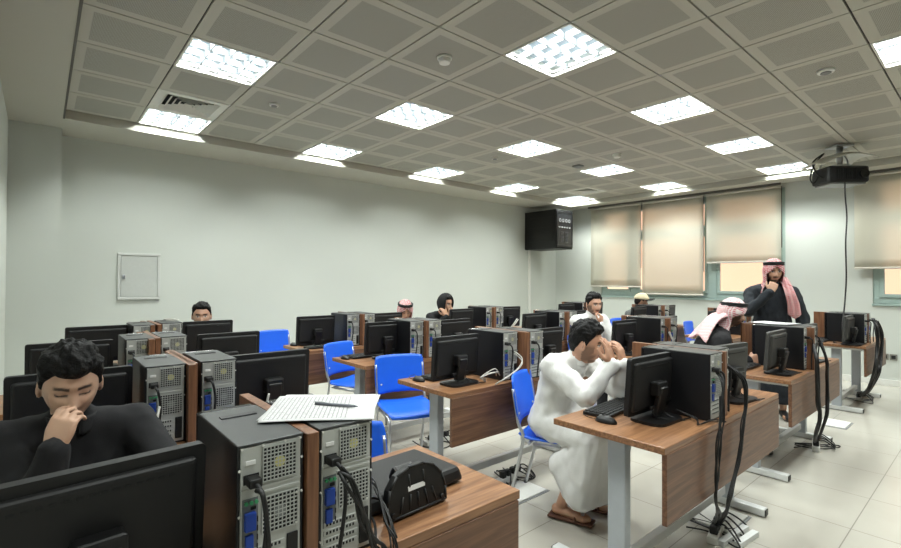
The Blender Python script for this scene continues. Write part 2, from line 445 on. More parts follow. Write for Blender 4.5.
detector(4.5, -5.1, .06, 'round ceiling disc at upper right of the room', 'ceiling_sensor', .018)
detector(4.5, -1.5, .045, 'tiny round ceiling disc in the middle of the second tile row', 'ceiling_sensor', .018)
tag(obj('ceiling_sensor', box(bmesh.new(), (5.7, -2.0, ZC-.012), (.12, .12, .024), .006), MIDG), 'small square grey ceiling plate in front of the window blinds', 'ceiling sensor')

# ================================================================== WALL FIXTURES
t = thing('electrical_panel', 'square white flush electrical panel on the back wall', 'electrical panel', (.735, Y1, 1.20))
bm = bmesh.new()
for q in ((-.215, .215, 0, .03), (-.215, .215, .52, .55), (-.215, -.185, .03, .52), (.185, .215, .03, .52)):
    bb(q[0], q[1], -.03, 0, q[2], q[3], bm, .005)
obj('frame', bm, mat('panel_frame_paint', (198, 200, 195), .5), t)
d = obj('door', bb(-.183, .183, -.022, -.002, .032, .518, None, .004), mat('panel_door_paint', (190, 193, 188), .5), t)
bm = box(bmesh.new(), (-.155, -.03, .27), (.035, .018, .05), .006); cyl(bm, (-.155, -.042, .28), .009, .012, 'Y')
obj('lock', bm, CHROME, d)
# wall rack
t = thing('network_rack', 'black wall mounted network rack in the far corner under the ceiling', 'network rack', (8.03, .33, 2.1))
W_, D_, H_ = .56, .82, .80
bm = bmesh.new(); bb(-W_/2, W_/2, -D_/2, D_/2, 0, .02, bm, .004); bb(-W_/2, W_/2, -D_/2, D_/2, H_-.02, H_, bm, .004)
bb(-W_/2, -W_/2+.015, -D_/2+.01, D_/2, .02, H_-.02, bm); bb(W_/2-.015, W_/2, -D_/2+.01, D_/2, .02, H_-.02, bm); bb(-W_/2, W_/2, D_/2-.015, D_/2, .02, H_-.02, bm)
obj('cabinet', bm, BLACKP, t)
bm = bmesh.new()
for q in ((-.27, .27, .03, .07), (-.27, .27, .73, .77), (-.27, -.235, .07, .73), (.235, .27, .07, .73)): bb(q[0], q[1], -D_/2-.012, -D_/2+.006, q[2], q[3], bm, .003)
dr = obj('door', bm, BLACKP, t)
obj('door_glass', bb(-.235, .235, -D_/2-.006, -D_/2-.002, .07, .73), mat('smoked_glass', (34, 35, 37), .25), dr)
sw = bmesh.new()
for k, (x, z, ww, hh) in enumerate([(-.16, .58, .07, .1), (-.06, .58, .07, .1), (.05, .58, .07, .1), (.15, .58, .06, .1)]):
    ring(sw, (x, -D_/2-.01, z), .03, .006, 'Y', 14, 5)
for k in range(5): box(sw, (-.18+.085*k, -D_/2-.012, .44), (.05, .012, .028), .004)
obj('patch_loops', sw, mat('patch_lead_grey', (150, 152, 152), .5), t)
sp = bmesh.new()
for k in range(2):
    for z in np.linspace(.14, .34, 8): box(sp, (-.08+.14*k, -D_/2-.01, z), (.1, .008, .012))
obj('switch_grille', sp, mat('switch_dark_grey', (58, 58, 60), .5), t)
sd = bmesh.new()
for z in (.25, .55): box(sd, (-W_/2-.004, .0, z), (.008, D_*.82, .2), .003)
obj('side_panel', sd, BLACKP, t)
tag(obj('wall_conduit', bb(7.86, 7.92, Y1-.035, Y1, .085, 2.9, None, .004), CERM), 'white vertical cable conduit on back wall below the black rack', 'conduit')
for k, y in enumerate((-4.895, -4.985)):
    t = thing('wall_socket', ['grey wall socket above the baseboard, left one of the two', 'grey wall socket above the baseboard, right one of the two'][k], 'wall socket', (X1, y, .36), 0, 'wall sockets under the right window')
    obj('face_plate', bb(-.012, 0, -.04, .04, 0, .085, None, .004), mat('socket_grey', (128, 126, 118), .5), t)
    bm = bmesh.new(); box(bm, (-.013, 0, .042), (.006, .046, .046), .003); obj('outlet', bm, HOLE, t)

# projector
t = thing('projector', 'ceiling mounted black projector with curved silver bracket', 'projector', (7.2, -4.70, 2.60), math.radians(-44))
bm = box(bmesh.new(), (0, 0, .13), (.46, .32, .2), .03); obj('body', bm, BLACKP, t)
bm = bmesh.new(); cyl(bm, (.16, -.165, .13), .05, .03, 'Y'); obj('lens', bm, BLACKG, t)
bm = bmesh.new()
for k in range(12): box(bm, (-.15+.02*k, -.162, .13), (.006, .01, .12))
obj('vent_slats', bm, DARKP, t)
obj('base_plate', box(bmesh.new(), (.0, 0, .022), (.40, .28, .02), .008), mat('projector_silver', (120, 120, 118), .4, .3), t)
bm = grid_solid(bmesh.new(), lambda u, v: (-.34+.62*u, -.2+.4*v, .22+.19*math.sin(PI*(.10+.62*u))-.05*(2*v-1)**2), 16, 8, .012)
obj('cover_shell', bm, mat('bracket_shell', (206, 204, 194), .35, .2), t)
bm = bmesh.new()
tube(bm, [(0, 0, .23), (0, 0, .50)], .035, 16); box(bm, (0, 0, .49), (.2, .2, .02), .005); box(bm, (0, 0, .25), (.2, .1, .03), .005)
for s in (-1, 1): tube(bm, [(s*.18, .1, .23), (s*.12, .05, .35), (0, 0, .42)], .012, 8, smooth=4)
obj('ceiling_bracket', bm, CHROME, t)
for q in ([(-.23, -.05, .1), (-.31, -.06, .16), (-.31, 0, .30), (-.2, 0, .40)], [(-.23, .02, .14), (-.29, .02, .05), (-.33, .02, .12), (-.28, .02, .28), (-.15, .05, .42)], [(.23, 0, .1), (.28, 0, .16), (.25, 0, .25)]):
    obj('cable_loop', tube(bmesh.new(), q, .009, 8, smooth=6), RUB, t)
bm = bmesh.new()
tube(bm, [(7.02, -4.78, 2.62), (6.98, -4.79, 2.45), (7.0, -4.8, 2.2), (6.93, -4.80, 1.9), (6.95, -4.80, 1.5), (6.86, -4.80, 1.2), (6.74, -4.80, .95), (6.70, -4.81, .762), (6.72, -4.72, .758)], .008, 8, smooth=6)
tag(obj('projector_cable', bm, RUB), 'thin black cable hanging from the projector to the far desk', 'cable')

# ================================================================== FURNITURE BUILDERS
def build_desk(width):
    t = thing('computer_desk', 'x', 'desk')       # origin: left end, front panel plane, floor; users on +Y
    d = .57
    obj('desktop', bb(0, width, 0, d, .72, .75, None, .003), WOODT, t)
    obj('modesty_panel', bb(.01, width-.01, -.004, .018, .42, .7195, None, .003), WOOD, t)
    for s, x in ((-1, .11), (1, width-.11)):
        bm = bmesh.new(); box(bm, (x, .27, .375), (.055, .09, .66), .006)
        L_ = obj('leg', bm, GREYM, t)
        obj('foot_bar', box(bmesh.new(), (x, .34, .028), (.06, .60, .045), .006), WHITEM, L_)
        c = bmesh.new(); box(c, (x, .037, .028), (.05, .006, .036), .002); box(c, (x, .643, .028), (.05, .006, .036), .002)
        obj('end_cap', c, BLACKP, L_)
    bm = bmesh.new(); box(bm, (width/2, .27, .695), (width-.3, .05, .04), .004)
    for x in (.11, width-.11): box(bm, (x, .28, .705), (.06, .5, .026), .004)
    obj('support_frame', bm, WHITEM, t)
    bm = bmesh.new(); box(bm, (width/2, .27, .11), (width-.32, .04, .05), .004)
    obj('stretcher', bm, WHITEM, t)
    return t
def mesh_grille(bm, x0, x1, z0, z1, y, n, r, mi=0):
    for k in range(n+1):
        x = x0+(x1-x0)*k/n; bb(x-r, x+r, y-.0015, y+.0015, z0, z1, bm, 0, mi)
        z = z0+(z1-z0)*k/n; bb(x0, x1, y-.0015, y+.0015, z-r, z+r, bm, 0, mi)
def build_tower():
    """mini tower, origin: base centre; rear plate on -Y; .15 x .36 x .335"""
    t = thing('computer_tower', 'x', 'computer tower')
    w_, d_, h_ = .15, .36, .335
    bm = bmesh.new()
    bb(-w_/2, -w_/2+.006, -d_/2, d_/2, .006, h_-.004, bm, .002); bb(w_/2-.006, w_/2, -d_/2, d_/2, .006, h_-.004, bm, .002)
    bb(-w_/2+.004, w_/2-.004, -d_/2+.012, d_/2-.03, .006, h_-.012, bm); bb(-w_/2, w_/2, -d_/2, d_/2-.02, 0, .01, bm, .002)
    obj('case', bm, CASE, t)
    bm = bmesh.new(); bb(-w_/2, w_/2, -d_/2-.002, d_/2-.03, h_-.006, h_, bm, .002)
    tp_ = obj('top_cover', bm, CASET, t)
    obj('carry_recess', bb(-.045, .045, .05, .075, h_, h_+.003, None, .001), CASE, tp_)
    obj('front_bezel', box(bmesh.new(), (0, d_/2-.013, h_/2), (w_, .034, h_), .01), BLACKG, t)
    y = -d_/2
    bm = bmesh.new(); bb(-.068, .068, y-.001, y+.012, .008, h_-.008, bm, .001)
    bb(-.068, .068, y-.003, y-.001, .232, .236, bm); bb(-.03, .064, y-.004, y-.001, .218, .224, bm, .001)
    rp = obj('rear_plate', bm, ZINC, t)
    def fan(name, cx, cz, R, hub):
        b = bmesh.new(); bb(cx-R, cx+R, y-.0025, y-.0005, cz-R, cz+R, b)
        o = obj(name, b, HOLE, t)
        g_ = bmesh.new(); mesh_grille(g_, cx-R, cx+R, cz-R, cz+R, y-.0035, 9, .0011)
        obj('grille', g_, ZINC, o)
        h = bmesh.new(); cyl(h, (cx, y-.003, cz), R*.33, .003, 'Y', 18); obj('hub', h, hub, o)
    fan('power_supply_fan', .018, .282, .038, HUBM)
    fan('exhaust_fan', .02, .168, .041, HUBG)
    b = bmesh.new(); bb(-.062, -.028, y-.003, y, .246, .268, b, .002); o = obj('power_inlet', b, HOLE, t)
    b = bmesh.new(); bb(-.058, -.036, y-.003, y, .288, .298, b, .001); obj('rating_switch', b, LABELW, t)
    b = bmesh.new(); bb(-.064, -.03, y-.002, y+.001, .09, .215, b); io = obj('port_panel', b, mat('port_plate', (112, 116, 118), .4, .4), t)
    b = bmesh.new()
    for k in range(3): cyl(b, (-.056+.011*k, y-.003, .205), .0042, .006, 'Y', 10)
    obj('audio_jack', b, GREENC, io)
    b = bmesh.new(); bb(-.06, -.036, y-.012, y, .145, .185, b, .002); bb(-.058, -.04, y-.008, y, .1, .135, b, .002); obj('video_connector', b, BLUEC, io)
    b = bmesh.new()
    for k in range(4):
        for j in range(2): bb(-.034+.002, -.03, y-.004, y, .1+.02*k, .112+.02*k, b)
    for k in range(4): bb(-.046+.0, -.035, y-.005, y, .19-.0, .196, b)
    obj('usb_socket', b, HOLE, io)
    for k in range(4):
        b = bmesh.new(); z = .03+.02*k; bb(-.062, .03, y-.003, y, z, z+.013, b, .001); s_ = obj('slot_cover', b, ZINC, t)
        q = bmesh.new()
        for i in range(9): bb(-.056+.009*i, -.051+.009*i, y-.0035, y-.001, z+.003, z+.010, q)
        obj('slot_vent', q, HOLE, s_)
    b = bmesh.new(); bb(.036, .062, y-.006, y, .02, .11, b, .002); obj('slot_clamp', b, BLACKP, t)
    b = bmesh.new()
    for x, z in ((-.066, .326), (-.02, .326), (.03, .326), (.066, .326), (-.071, .28), (-.071, .18), (-.071, .06), (.07, .28), (.07, .2), (-.012, .2), (.058, .2), (-.012, .13), (.058, .13)):
        cyl(b, (x, y-.003, z), .0028, .004, 'Y', 8)
    obj('screw', b, CERM, t)
    b = bmesh.new(); box(b, (-.045, y-.018, .256), (.028, .034, .02), .004)
    pl = obj('power_plug', b, RUB, t)
    b = bmesh.new(); tube(b, [(-.045, y-.03, .255), (-.036, y-.05, .235), (-.026, y-.045, .17), (-.032, y-.04, .09), (-.05, y-.045, .012)], .005, 8, smooth=6)
    obj('power_cord', b, RUB, pl)
    return t
def build_monitor():
    """origin: base centre on desk, screen faces +Y, back to -Y; .40 wide, top at .325"""
    t = thing('monitor', 'x', 'monitor')
    til = rx(math.radians(4)); M = Matrix.Translation((0, 0, .175)) @ til
    bm = bmesh.new()
    prism(bm, rrect(.41, .285, .012), -.006, .018, Matrix.Translation((0, 0, .18)) @ til @ rx(PI/2) @ Matrix.Translation((0, 0, -.012)))
    sh = obj('back_shell', bm, MONB, t)
    b = bmesh.new(); box(b, (0, .012, 0), (.37, .026, .24), .012, seg=3); tm(b, Matrix.Translation((0, -.02, .178)) @ til); obj('rear_bulge', b, MONB, sh)
    b = bmesh.new()
    for k in range(14):
        q = bmesh.new(); box(q, (-.13+.02*k, -.0012, .095), (.012, .003, .005)); tm(q, Matrix.Translation((0, -.02, .178)) @ til); merge(b, q)
    obj('vent_slot', b, HOLE, sh)
    b = bmesh.new(); box(b, (0, .0205, .004), (.385, .003, .25), .001); tm(b, Matrix.Translation((0, 0, .178)) @ til); obj('screen', b, BLACKG, t)
    b = bmesh.new(); box(b, (0, -.05, .10), (.07, .03, .15), .008, rx(math.radians(12))); box(b, (0, -.045, .16), (.09, .05, .07), .008)
    obj('stand_neck', b, BLACKP, t)
    b = bmesh.new(); prism(b, rrect(.25, .18, .05), 0, .014); tm(b, Matrix.Translation((0, -.03, 0)))
    obj('stand_base', b, BLACKP, t)
    b = bmesh.new(); box(b, (.05, -.037, .07), (.05, .012, .02), .003); box(b, (-.05, -.037, .07), (.04, .012, .016), .003)
    for s in (1, -1): tube(b, [(.05*s, -.04, .065), (.05*s, -.05, .03), (.02*s+.06, -.10, .006), (.12+.03*s, -.13, .006)], .003, 6, smooth=5)
    obj('cable_plug', b, RUB, t)
    return t
def build_keyboard():
    t = thing('keyboard', 'x', 'keyboard')
    obj('key_tray', box(bmesh.new(), (0, 0, .011), (.44, .145, .018), .005), BLACKP, t)
    b = bmesh.new()
    for r in range(6):
        n = 21 if r else 18
        if r == 5:
            for x, ww in ((-.19, .03), (-.155, .03), (-.08, .11), (0, .03), (.04, .03), (.1, .06), (.17, .05)): box(b, (x, -.05+.0, .023), (ww, .015, .006), .002, seg=1)
            continue
        for k in range(n): box(b, (-.205+.0205*k, .055-.021*r, .023), (.0165, .016, .006), 0)
    obj('keys', b, DARKP, t); return t
def build_mouse():
    t = thing('mouse', 'x', 'mouse'); b = bmesh.new(); bmesh.ops.create_uvsphere(b, u_segments=20, v_segments=12, radius=1)
    for v_ in b.verts:
        v_.co = Vector((v_.co.x*.031, v_.co.y*.056, max(-.01, v_.co.z)*.034))
    for f in b.faces: f.smooth = True
    obj('shell', b, BLACKP, t); b = bmesh.new(); cyl(b, (0, .03, .027), .007, .006, 'X', 12); obj('scroll_wheel', b, MIDG, t)
    b = bmesh.new(); tube(b, [(0, .054, .006), (.01, .1, .004), (.05, .15, .004), (.12, .17, .004)], .002, 6, smooth=5); obj('cord', b, RUB, t)
    return t
def build_chair():
    """faces -Y, origin seat centre on floor"""
    t = thing('chair', 'x', 'chair')
    def seat(u, v): # u across, v back
        x = (u-.5)*.42; y = .2-v*.40
        z = .45+.012*(2*u-1)**2-.05*max(0, (v-.8)/.2)**2*.6+.02*max(0, (.25-v)/.25)**2
        k = 1-.10*abs(2*v-1)**6; return (x*k, y, z)
    obj('seat', grid_solid(bmesh.new(), seat, 14, 14, .012), BLUEP, t)
    def back(u, v):
        x = (u-.5)*.42; k = 1-.07*abs(2*v-1)**5
        return (x*k, .225-.035*(2*u-1)**2+.05*v, .53+.30*v-.01*(2*u-1)**4)
    bk = obj('backrest', grid_solid(bmesh.new(), back, 14, 12, .012), BLUEP, t)
    for s in (-1, 1): obj('rivet', cyl(bmesh.new(), (s*.16, .206, .60), .007, .006, 'Y', 10), CERM, bk)
    for s in (-1, 1):
        b = bmesh.new(); tube(b, [(s*.205, -.2, .0), (s*.205, -.19, .40), (s*.205, -.165, .43), (s*.205, .1, .432)], .011, 10, smooth=0)
        obj('leg', b, CHROME, t)
        b = bmesh.new(); tube(b, [(s*.205, .27, .0), (s*.2, .17, .43), (s*.2, .2, .55), (s*.2, .235, .76)], .011, 10, smooth=4)
        obj('leg', b, CHROME, t)
    b = bmesh.new()
    for y in (-.14, .13): tube(b, [(-.205, y, .43), (.205, y, .43)], .009, 8)
    obj('seat_frame', b, CHROME, t)
    b = bmesh.new()
    for s in (-1, 1):
        cyl(b, (s*.205, -.2, .008), .014, .016); cyl(b, (s*.205, .27, .008), .014, .016)
    obj('foot_glide', b, BLACKP, t)
    return t

# ================================================================== PLACING THE DESKS
ROWN = {'A': 'front row', 'B': 'second row', 'C': 'third row', 'D': 'back row'}
COLN = {1: 'left column', 2: 'second column', 3: 'third column', 4: 'window column'}
# per desk: x of left end, width, panel Y, left tower x, right tower x, rear Y of each
DESK = {
 'A1': (-.40, 1.46, -4.95, .24, .43, -4.92, -4.92),
 'B1': (-.40, 1.46, -3.76, .243, .452, -3.70, -3.70),
 'C1': (-.38, 1.46, -2.66, .302, .486, -2.585, -2.57),
 'D1': (-.22, 1.46, -1.64, .46, .67, -1.60, -1.51),
 'A2': (1.82, 1.53, -5.08, 2.445, 2.645, -5.05, -5.01),
 'B2': (1.75, 1.53, -3.79, 2.352, 2.56, -3.735, -3.80),
 'C2': (1.83, 1.50, -2.64, 2.378, 2.56, -2.60, -2.63),
 'D2': (1.80, 1.50, -1.58, 2.343, 2.532, -1.53, -1.53),
 'A3': (3.85, 1.50, -5.02, 4.48, 4.68, -4.97, -4.97),
 'B3': (3.85, 1.50, -3.88, 4.47, 4.67, -3.83, -3.83),
 'C3': (3.85, 1.50, -2.70, 4.455, 4.655, -2.65, -2.65),
 'D3': (3.85, 1.50, -1.52, 4.445, 4.635, -1.47, -1.47),
 'A4': (6.60, 1.30, -5.02, 6.95, 7.15, -4.97, -4.97),
 'B4': (6.20, 1.50, -3.85, 6.80, 7.00, -3.80, -3.80),
 'C4': (6.20, 1.50, -2.72, 6.82, 7.02, -2.67, -2.67),
 'D4': (6.00, 1.50, -1.55, 6.66, 6.86, -1.48, -1.48),
}
def where(k): return '%s of the %s' % (ROWN[k[0]], COLN[int(k[1])])
TOWER = build_tower(); MON = build_monitor(); KEY = build_keyboard(); MOU = build_mouse(); CHAIR = build_chair()
used = set()
def place(proto, loc, a, label, group):
    if proto.name in used: return dup(proto, loc, a, label, group)
    used.add(proto.name); proto.location = loc; proto.rotation_euler = (0, 0, a); proto['label'] = label; proto['group'] = group
    return proto
TWL = {'A1L': 'black computer tower under the papers, at left, its grey rear closest to view',
       'A1R': 'black computer tower under the right half of the papers',
       'B1L': 'computer tower behind the black sweater man, white cable at its rear',
       'A2L': 'long black computer tower facing the man in white, left of the wooden partition',
       'A2R': 'computer tower right of the partition on the white-robed man\'s desk'}
DESKP = {}
for k, (dx, dw, dy, tl, tr, yl, yr) in DESK.items():
    if dw not in DESKP:
        d = build_desk(dw); DESKP[dw] = d; d.location = (dx, dy, 0); d['label'] = 'wooden computer desk, %s' % where(k); d['group'] = 'computer desks in rows'
    else:
        d = dup(DESKP[dw], (dx, dy, 0), 0, 'wooden computer desk, %s' % where(k), 'computer desks in rows')
    # upright wooden partition between the two towers, part of this desk
    xm = (tl+tr)/2; g = max(.02, min(.03, (tr-tl)-.156))
    yr_ = min(yl, yr)
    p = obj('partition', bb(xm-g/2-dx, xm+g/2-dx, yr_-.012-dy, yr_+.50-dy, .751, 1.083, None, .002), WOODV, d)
    for s, x, y in (('L', tl, yl), ('R', tr, yr)):
        lab = TWL.get(k+s, 'black computer tower %s of the partition, %s' % ({'L': 'left', 'R': 'right'}[s], where(k)))
        place(TOWER, (x, y+.18, .7505), 0, lab, 'computer towers')
# monitors: x, y, yaw, label extra
MONP = {'A1L': (-.075, -4.81, .09), 'B1L': (-.06, -3.53, 0), 'B1R': (.745, -3.53, 0), 'C1L': (-.02, -2.40, 0), 'C1R': (.85, -2.45, 0),
 'D1L': (.19, -1.33, 0), 'D1R': (.99, -1.33, 0), 'A2L': (2.20, -4.83, -.04), 'A2R': (2.96, -4.93, -.12),
 'B2L': (1.99, -3.57, .03), 'B2R': (2.87, -3.64, 0), 'C2L': (2.19, -2.38, -.0), 'C2R': (2.87, -2.55, 0), 'D2L': (2.0, -1.37, 0), 'D2R': (2.83, -1.42, 0),
 'D3L': (4.03, -1.36, 0), 'D3R': (4.93, -1.36, -.2), 'C3L': (4.15, -2.48, 0), 'C3R': (4.98, -2.48, 0), 'D4L': (6.35, -1.34, 0), 'D4R': (7.2, -1.34, 0),
 'B3L': (4.10, -3.62, 0), 'B3R': (4.90, -3.64, -.1), 'C4L': (6.44, -2.53, 0), 'C4R': (7.25, -2.57, -.1), 'B4L': (6.4, -3.58, 0), 'B4R': (7.35, -3.60, 0),
 'A3L': (4.12, -4.86, .0), 'A3R': (4.98, -4.86, -.1), 'A4L': (6.73-.02, -4.86, .0)}
ML = {'A1L': 'wide black monitor back at lower left, right in front of the sweater man',
      'B1L': 'black monitor right behind the head of the black sweater man',
      'A2L': 'tilted black monitor on the desk of the man in white',
      'A2R': 'grey-backed monitor at right end of the white-robed man\'s desk'}
for k, (x, y, a) in MONP.items():
    lab = ML.get(k, 'black monitor back at %s end of the desk, %s' % ({'L': 'left', 'R': 'right'}[k[2]], where(k)))
    o = place(MON, (x, y, .7505), a, lab, 'computer monitors')
    if k in ('A2R', 'A3L', 'A3R', 'A4L', 'C4R', 'B4R', 'B3R'):  # black backs painted lighter, as if catching light
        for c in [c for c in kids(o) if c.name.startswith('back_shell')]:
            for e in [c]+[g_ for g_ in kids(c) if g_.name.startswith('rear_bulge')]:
                e.material_slots[0].link = 'OBJECT'; e.material_slots[0].material = MONLIT
# keyboards and mice the photo shows
for k, x, y, a in (('A2L', 2.22, -4.62, .08), ('B2L', 2.10, -3.37, .05), ('C2L', 2.14, -2.30+.08, 0), ('D2L', 2.12, -1.15, 0), ('B3L', 4.15, -3.44, 0), ('A3L', 4.13, -4.62, 0), ('A4L', 6.85, -4.58, 0)):
    place(KEY, (x, y, .7505), a, 'black keyboard at left seat of the desk, %s' % where(k), 'black keyboards')
for k, x, y in (('A2L', 1.965, -4.72), ('B2L', 1.83, -3.36), ('C2L', 1.88, -2.22), ('D2L', 1.87, -1.12)):
    place(MOU, (x, y, .7505), .1, 'black mouse left of the keyboard, %s' % where(k), 'black computer mice')
# chairs: x, y, facing yaw
for x, y, a, lab in ((2.40, -4.10, .42, 'blue chair the man in the white robe is sitting on'),
    (2.03, -2.96, -.30, 'empty blue chair with clear full backrest, seat and legs, centre of view'),
    (2.17, -1.92, .35, 'empty blue chair at the desk, third row of the second column'),
    (2.02, -.42, .1, 'empty blue chair by the back wall, left seat of second column'),
    (.80, -4.44, .0, 'blue chair tucked behind the near desk, only its back edge showing'),
    (6.58, -1.93, .15, 'blue chair behind the bearded man in white, window column'),
    (7.42, -3.06, .1, 'blue chair left of the seated man in black jacket, window side'),
    (5.25, -1.92, 0, 'blue chair in front of the wall conduit, third column'),
    (-.06, -4.03, 0, 'blue chair under the man in the black sweater'),
    (1.02, -.83, 0, 'blue chair under the man behind the back left monitors'),
    (3.3, -.95, 0, 'blue chair under the man with the checked headscarf at back'),
    (4.02, -.90, 0, 'blue chair under the man in the black hood'),
    (4.62, -2.98, 0, 'blue chair under the bearded young man in white shirt'),
    (7.08, -2.05, 0, 'blue chair under the man in the cap'),
    (4.36, -4.20, .35, 'blue chair under the seated man with pink headscarf')):
    place(CHAIR, (x, y, 0), a, lab, 'blue plastic chairs')

# the monitor lying on its face on the near desk, its foot in the air
t = thing('monitor', 'black monitor lying face down, its ribbed foot upright with white sticker', 'monitor', (.745, -4.66, .7505), .06, None)
obj('back_shell', box(bmesh.new(), (.0, .0, .03), (.42, .27, .05), .014, None, 0, (.94, .9)), MONB, t)
obj('stand_neck', box(bmesh.new(), (-.04, -.13, .075), (.08, .10, .05), .01, rx(.5)), BLACKP, t)
ft = bmesh.new()
D = [(-.115, 0), (.115, 0), (.118, .04), (.105, .085), (.075, .118), (.03, .134), (-.03, .134), (-.075, .118), (-.105, .085), (-.118, .04)]
Mf = Matrix.Translation((-.05, -.175, .004)) @ rx(math.radians(82))
prism(ft, D, 0, .022, Mf); fo = obj('stand_base', ft, BLACKP, t)
b = bmesh.new()
for i in range(len(D)):
    a_, c_ = D[i], D[(i+1) % len(D)]; tube(b, [Mf @ Vector((a_[0]*.96, a_[1]*.96+.003, .022)), Mf @ Vector((c_[0]*.96, c_[1]*.96+.003, .022))], .004, 6)
for x in (-.07, -.035, 0, .035, .07): tube(b, [Mf @ Vector((x, .012, .022)), Mf @ Vector((x*.8, .055, .024))], .003, 6)
for x in (-.028, .028): tube(b, [Mf @ Vector((x, .075, .022)), Mf @ Vector((x, .112, .022))], .003, 6)
obj('rib', b, DARKP, fo)
for x in (-.095, .095): obj('rubber_pad', cyl(bmesh.new(), Mf @ Vector((x, .014, .024)), .008, .008, 'Y', 10), RUB, fo)
b = bmesh.new(); bb(-.035, .03, .064, .078, .0222, .0232, b); tm(b, Mf); obj('sticker', b, LABELW, fo)
b = bmesh.new(); tube(b, [(-.2, -.02, .04), (-.24, -.12, .06), (-.22, -.2, .04), (-.26, -.27, .012)], .004, 8, smooth=6)
tube(b, [(-.18, -.1, .05), (-.19, -.2, .08), (-.2, -.28, .012)], .004, 8, smooth=6); obj('cord', b, RUB, t)

# papers and pen on the near towers
T = NT('printed_paper'); v, xyz = T.coord()
sx = T.math('LESS_THAN', T.math('FRACT', T.math('MULTIPLY', xyz[0], 88)), .24); sy = T.math('LESS_THAN', T.math('FRACT', T.math('MULTIPLY', xyz[1], 130)), .3)
nz = T.n('TexNoise'); nz.inputs['Scale'].default_value = 260; T.l(v, nz.inputs['Vector'])
txt = T.math('MULTIPLY', T.math('GREATER_THAN', nz.outputs['Fac'], .56), T.math('GREATER_THAN', T.math('FRACT', T.math('MULTIPLY', xyz[1], 130)), .45))
ins = T.math('MULTIPLY', T.math('LESS_THAN', T.math('ABSOLUTE', T.math('ADD', xyz[0], .03)), .105), T.math('LESS_THAN', T.math('ABSOLUTE', xyz[1]), .115))
ink = T.math('MULTIPLY', T.math('MAXIMUM', T.math('MAXIMUM', T.math('MULTIPLY', sx, .6), T.math('MULTIPLY', sy, .55)), T.math('MULTIPLY', txt, .4)), ins)
T.l(T.mix(ink, lin((216, 216, 216)), lin((40, 42, 50))), T.b.inputs['Base Color']); T.b.inputs['Roughness'].default_value = .7
PAPER = T.m
def sheet(nm, loc, a, lab, w_=.29, h_=.265, k=0):
    o = obj(nm, grid_solid(bmesh.new(), lambda u, v: ((u-.5)*w_, (v-.5)*h_, .0012*math.sin(5*u+k)+.0012*v), 16, 10, .0012), PAPER)
    o.location = loc; o.rotation_euler = (0, 0, a); return tag(o, lab, 'paper', 'printed sheets on the computer towers')
sheet('paper_sheet', (.445, -4.755, 1.0905), -.57, 'printed table sheet on top of the near paper stack')
sheet('paper_sheet', (.455, -4.745, 1.0875), -.66, 'lower white sheet of the near paper stack, sticking out right', k=1)
b = bmesh.new(); tube(b, [(-.06, 0, 0), (.06, 0, 0)], .004, 10); tube(b, [(.06, 0, 0), (.072, 0, 0)], [.004, .001], 10)
t = thing('pen', 'grey ballpoint pen lying on the printed sheet', 'pen', (.47, -4.775, 1.0965), -.95)
obj('barrel', b, mat('pen_grey', (120, 124, 132), .35, .3), t)
b = bmesh.new(); box(b, (-.045, 0, .005), (.035, .002, .002)); obj('clip', b, CHROME, t)
# sheet on the standing man's tower and small things on towers
o = sheet('paper_sheet', (4.60, -4.72, 1.095), 1.4, 'white sheet on the tower in front of the standing man', k=2)
tag(obj('cable_coil', ring(ring(bmesh.new(), (.70, -1.36, 1.096), .045, .005, 'Z', 24, 6), (.68, -1.34, 1.104), .04, .005, 'Z', 24, 6), CREAMC), 'white cable coil on the rear tower below the electrical panel', 'cable')
tag(obj('tissue_box', box(bmesh.new(), (.66, -2.22, .80), (.09, .05, .09), .008), mat('pale_blue_card', (150, 178, 226), .6)), 'small pale blue box beside the third row tower, left column', 'box')

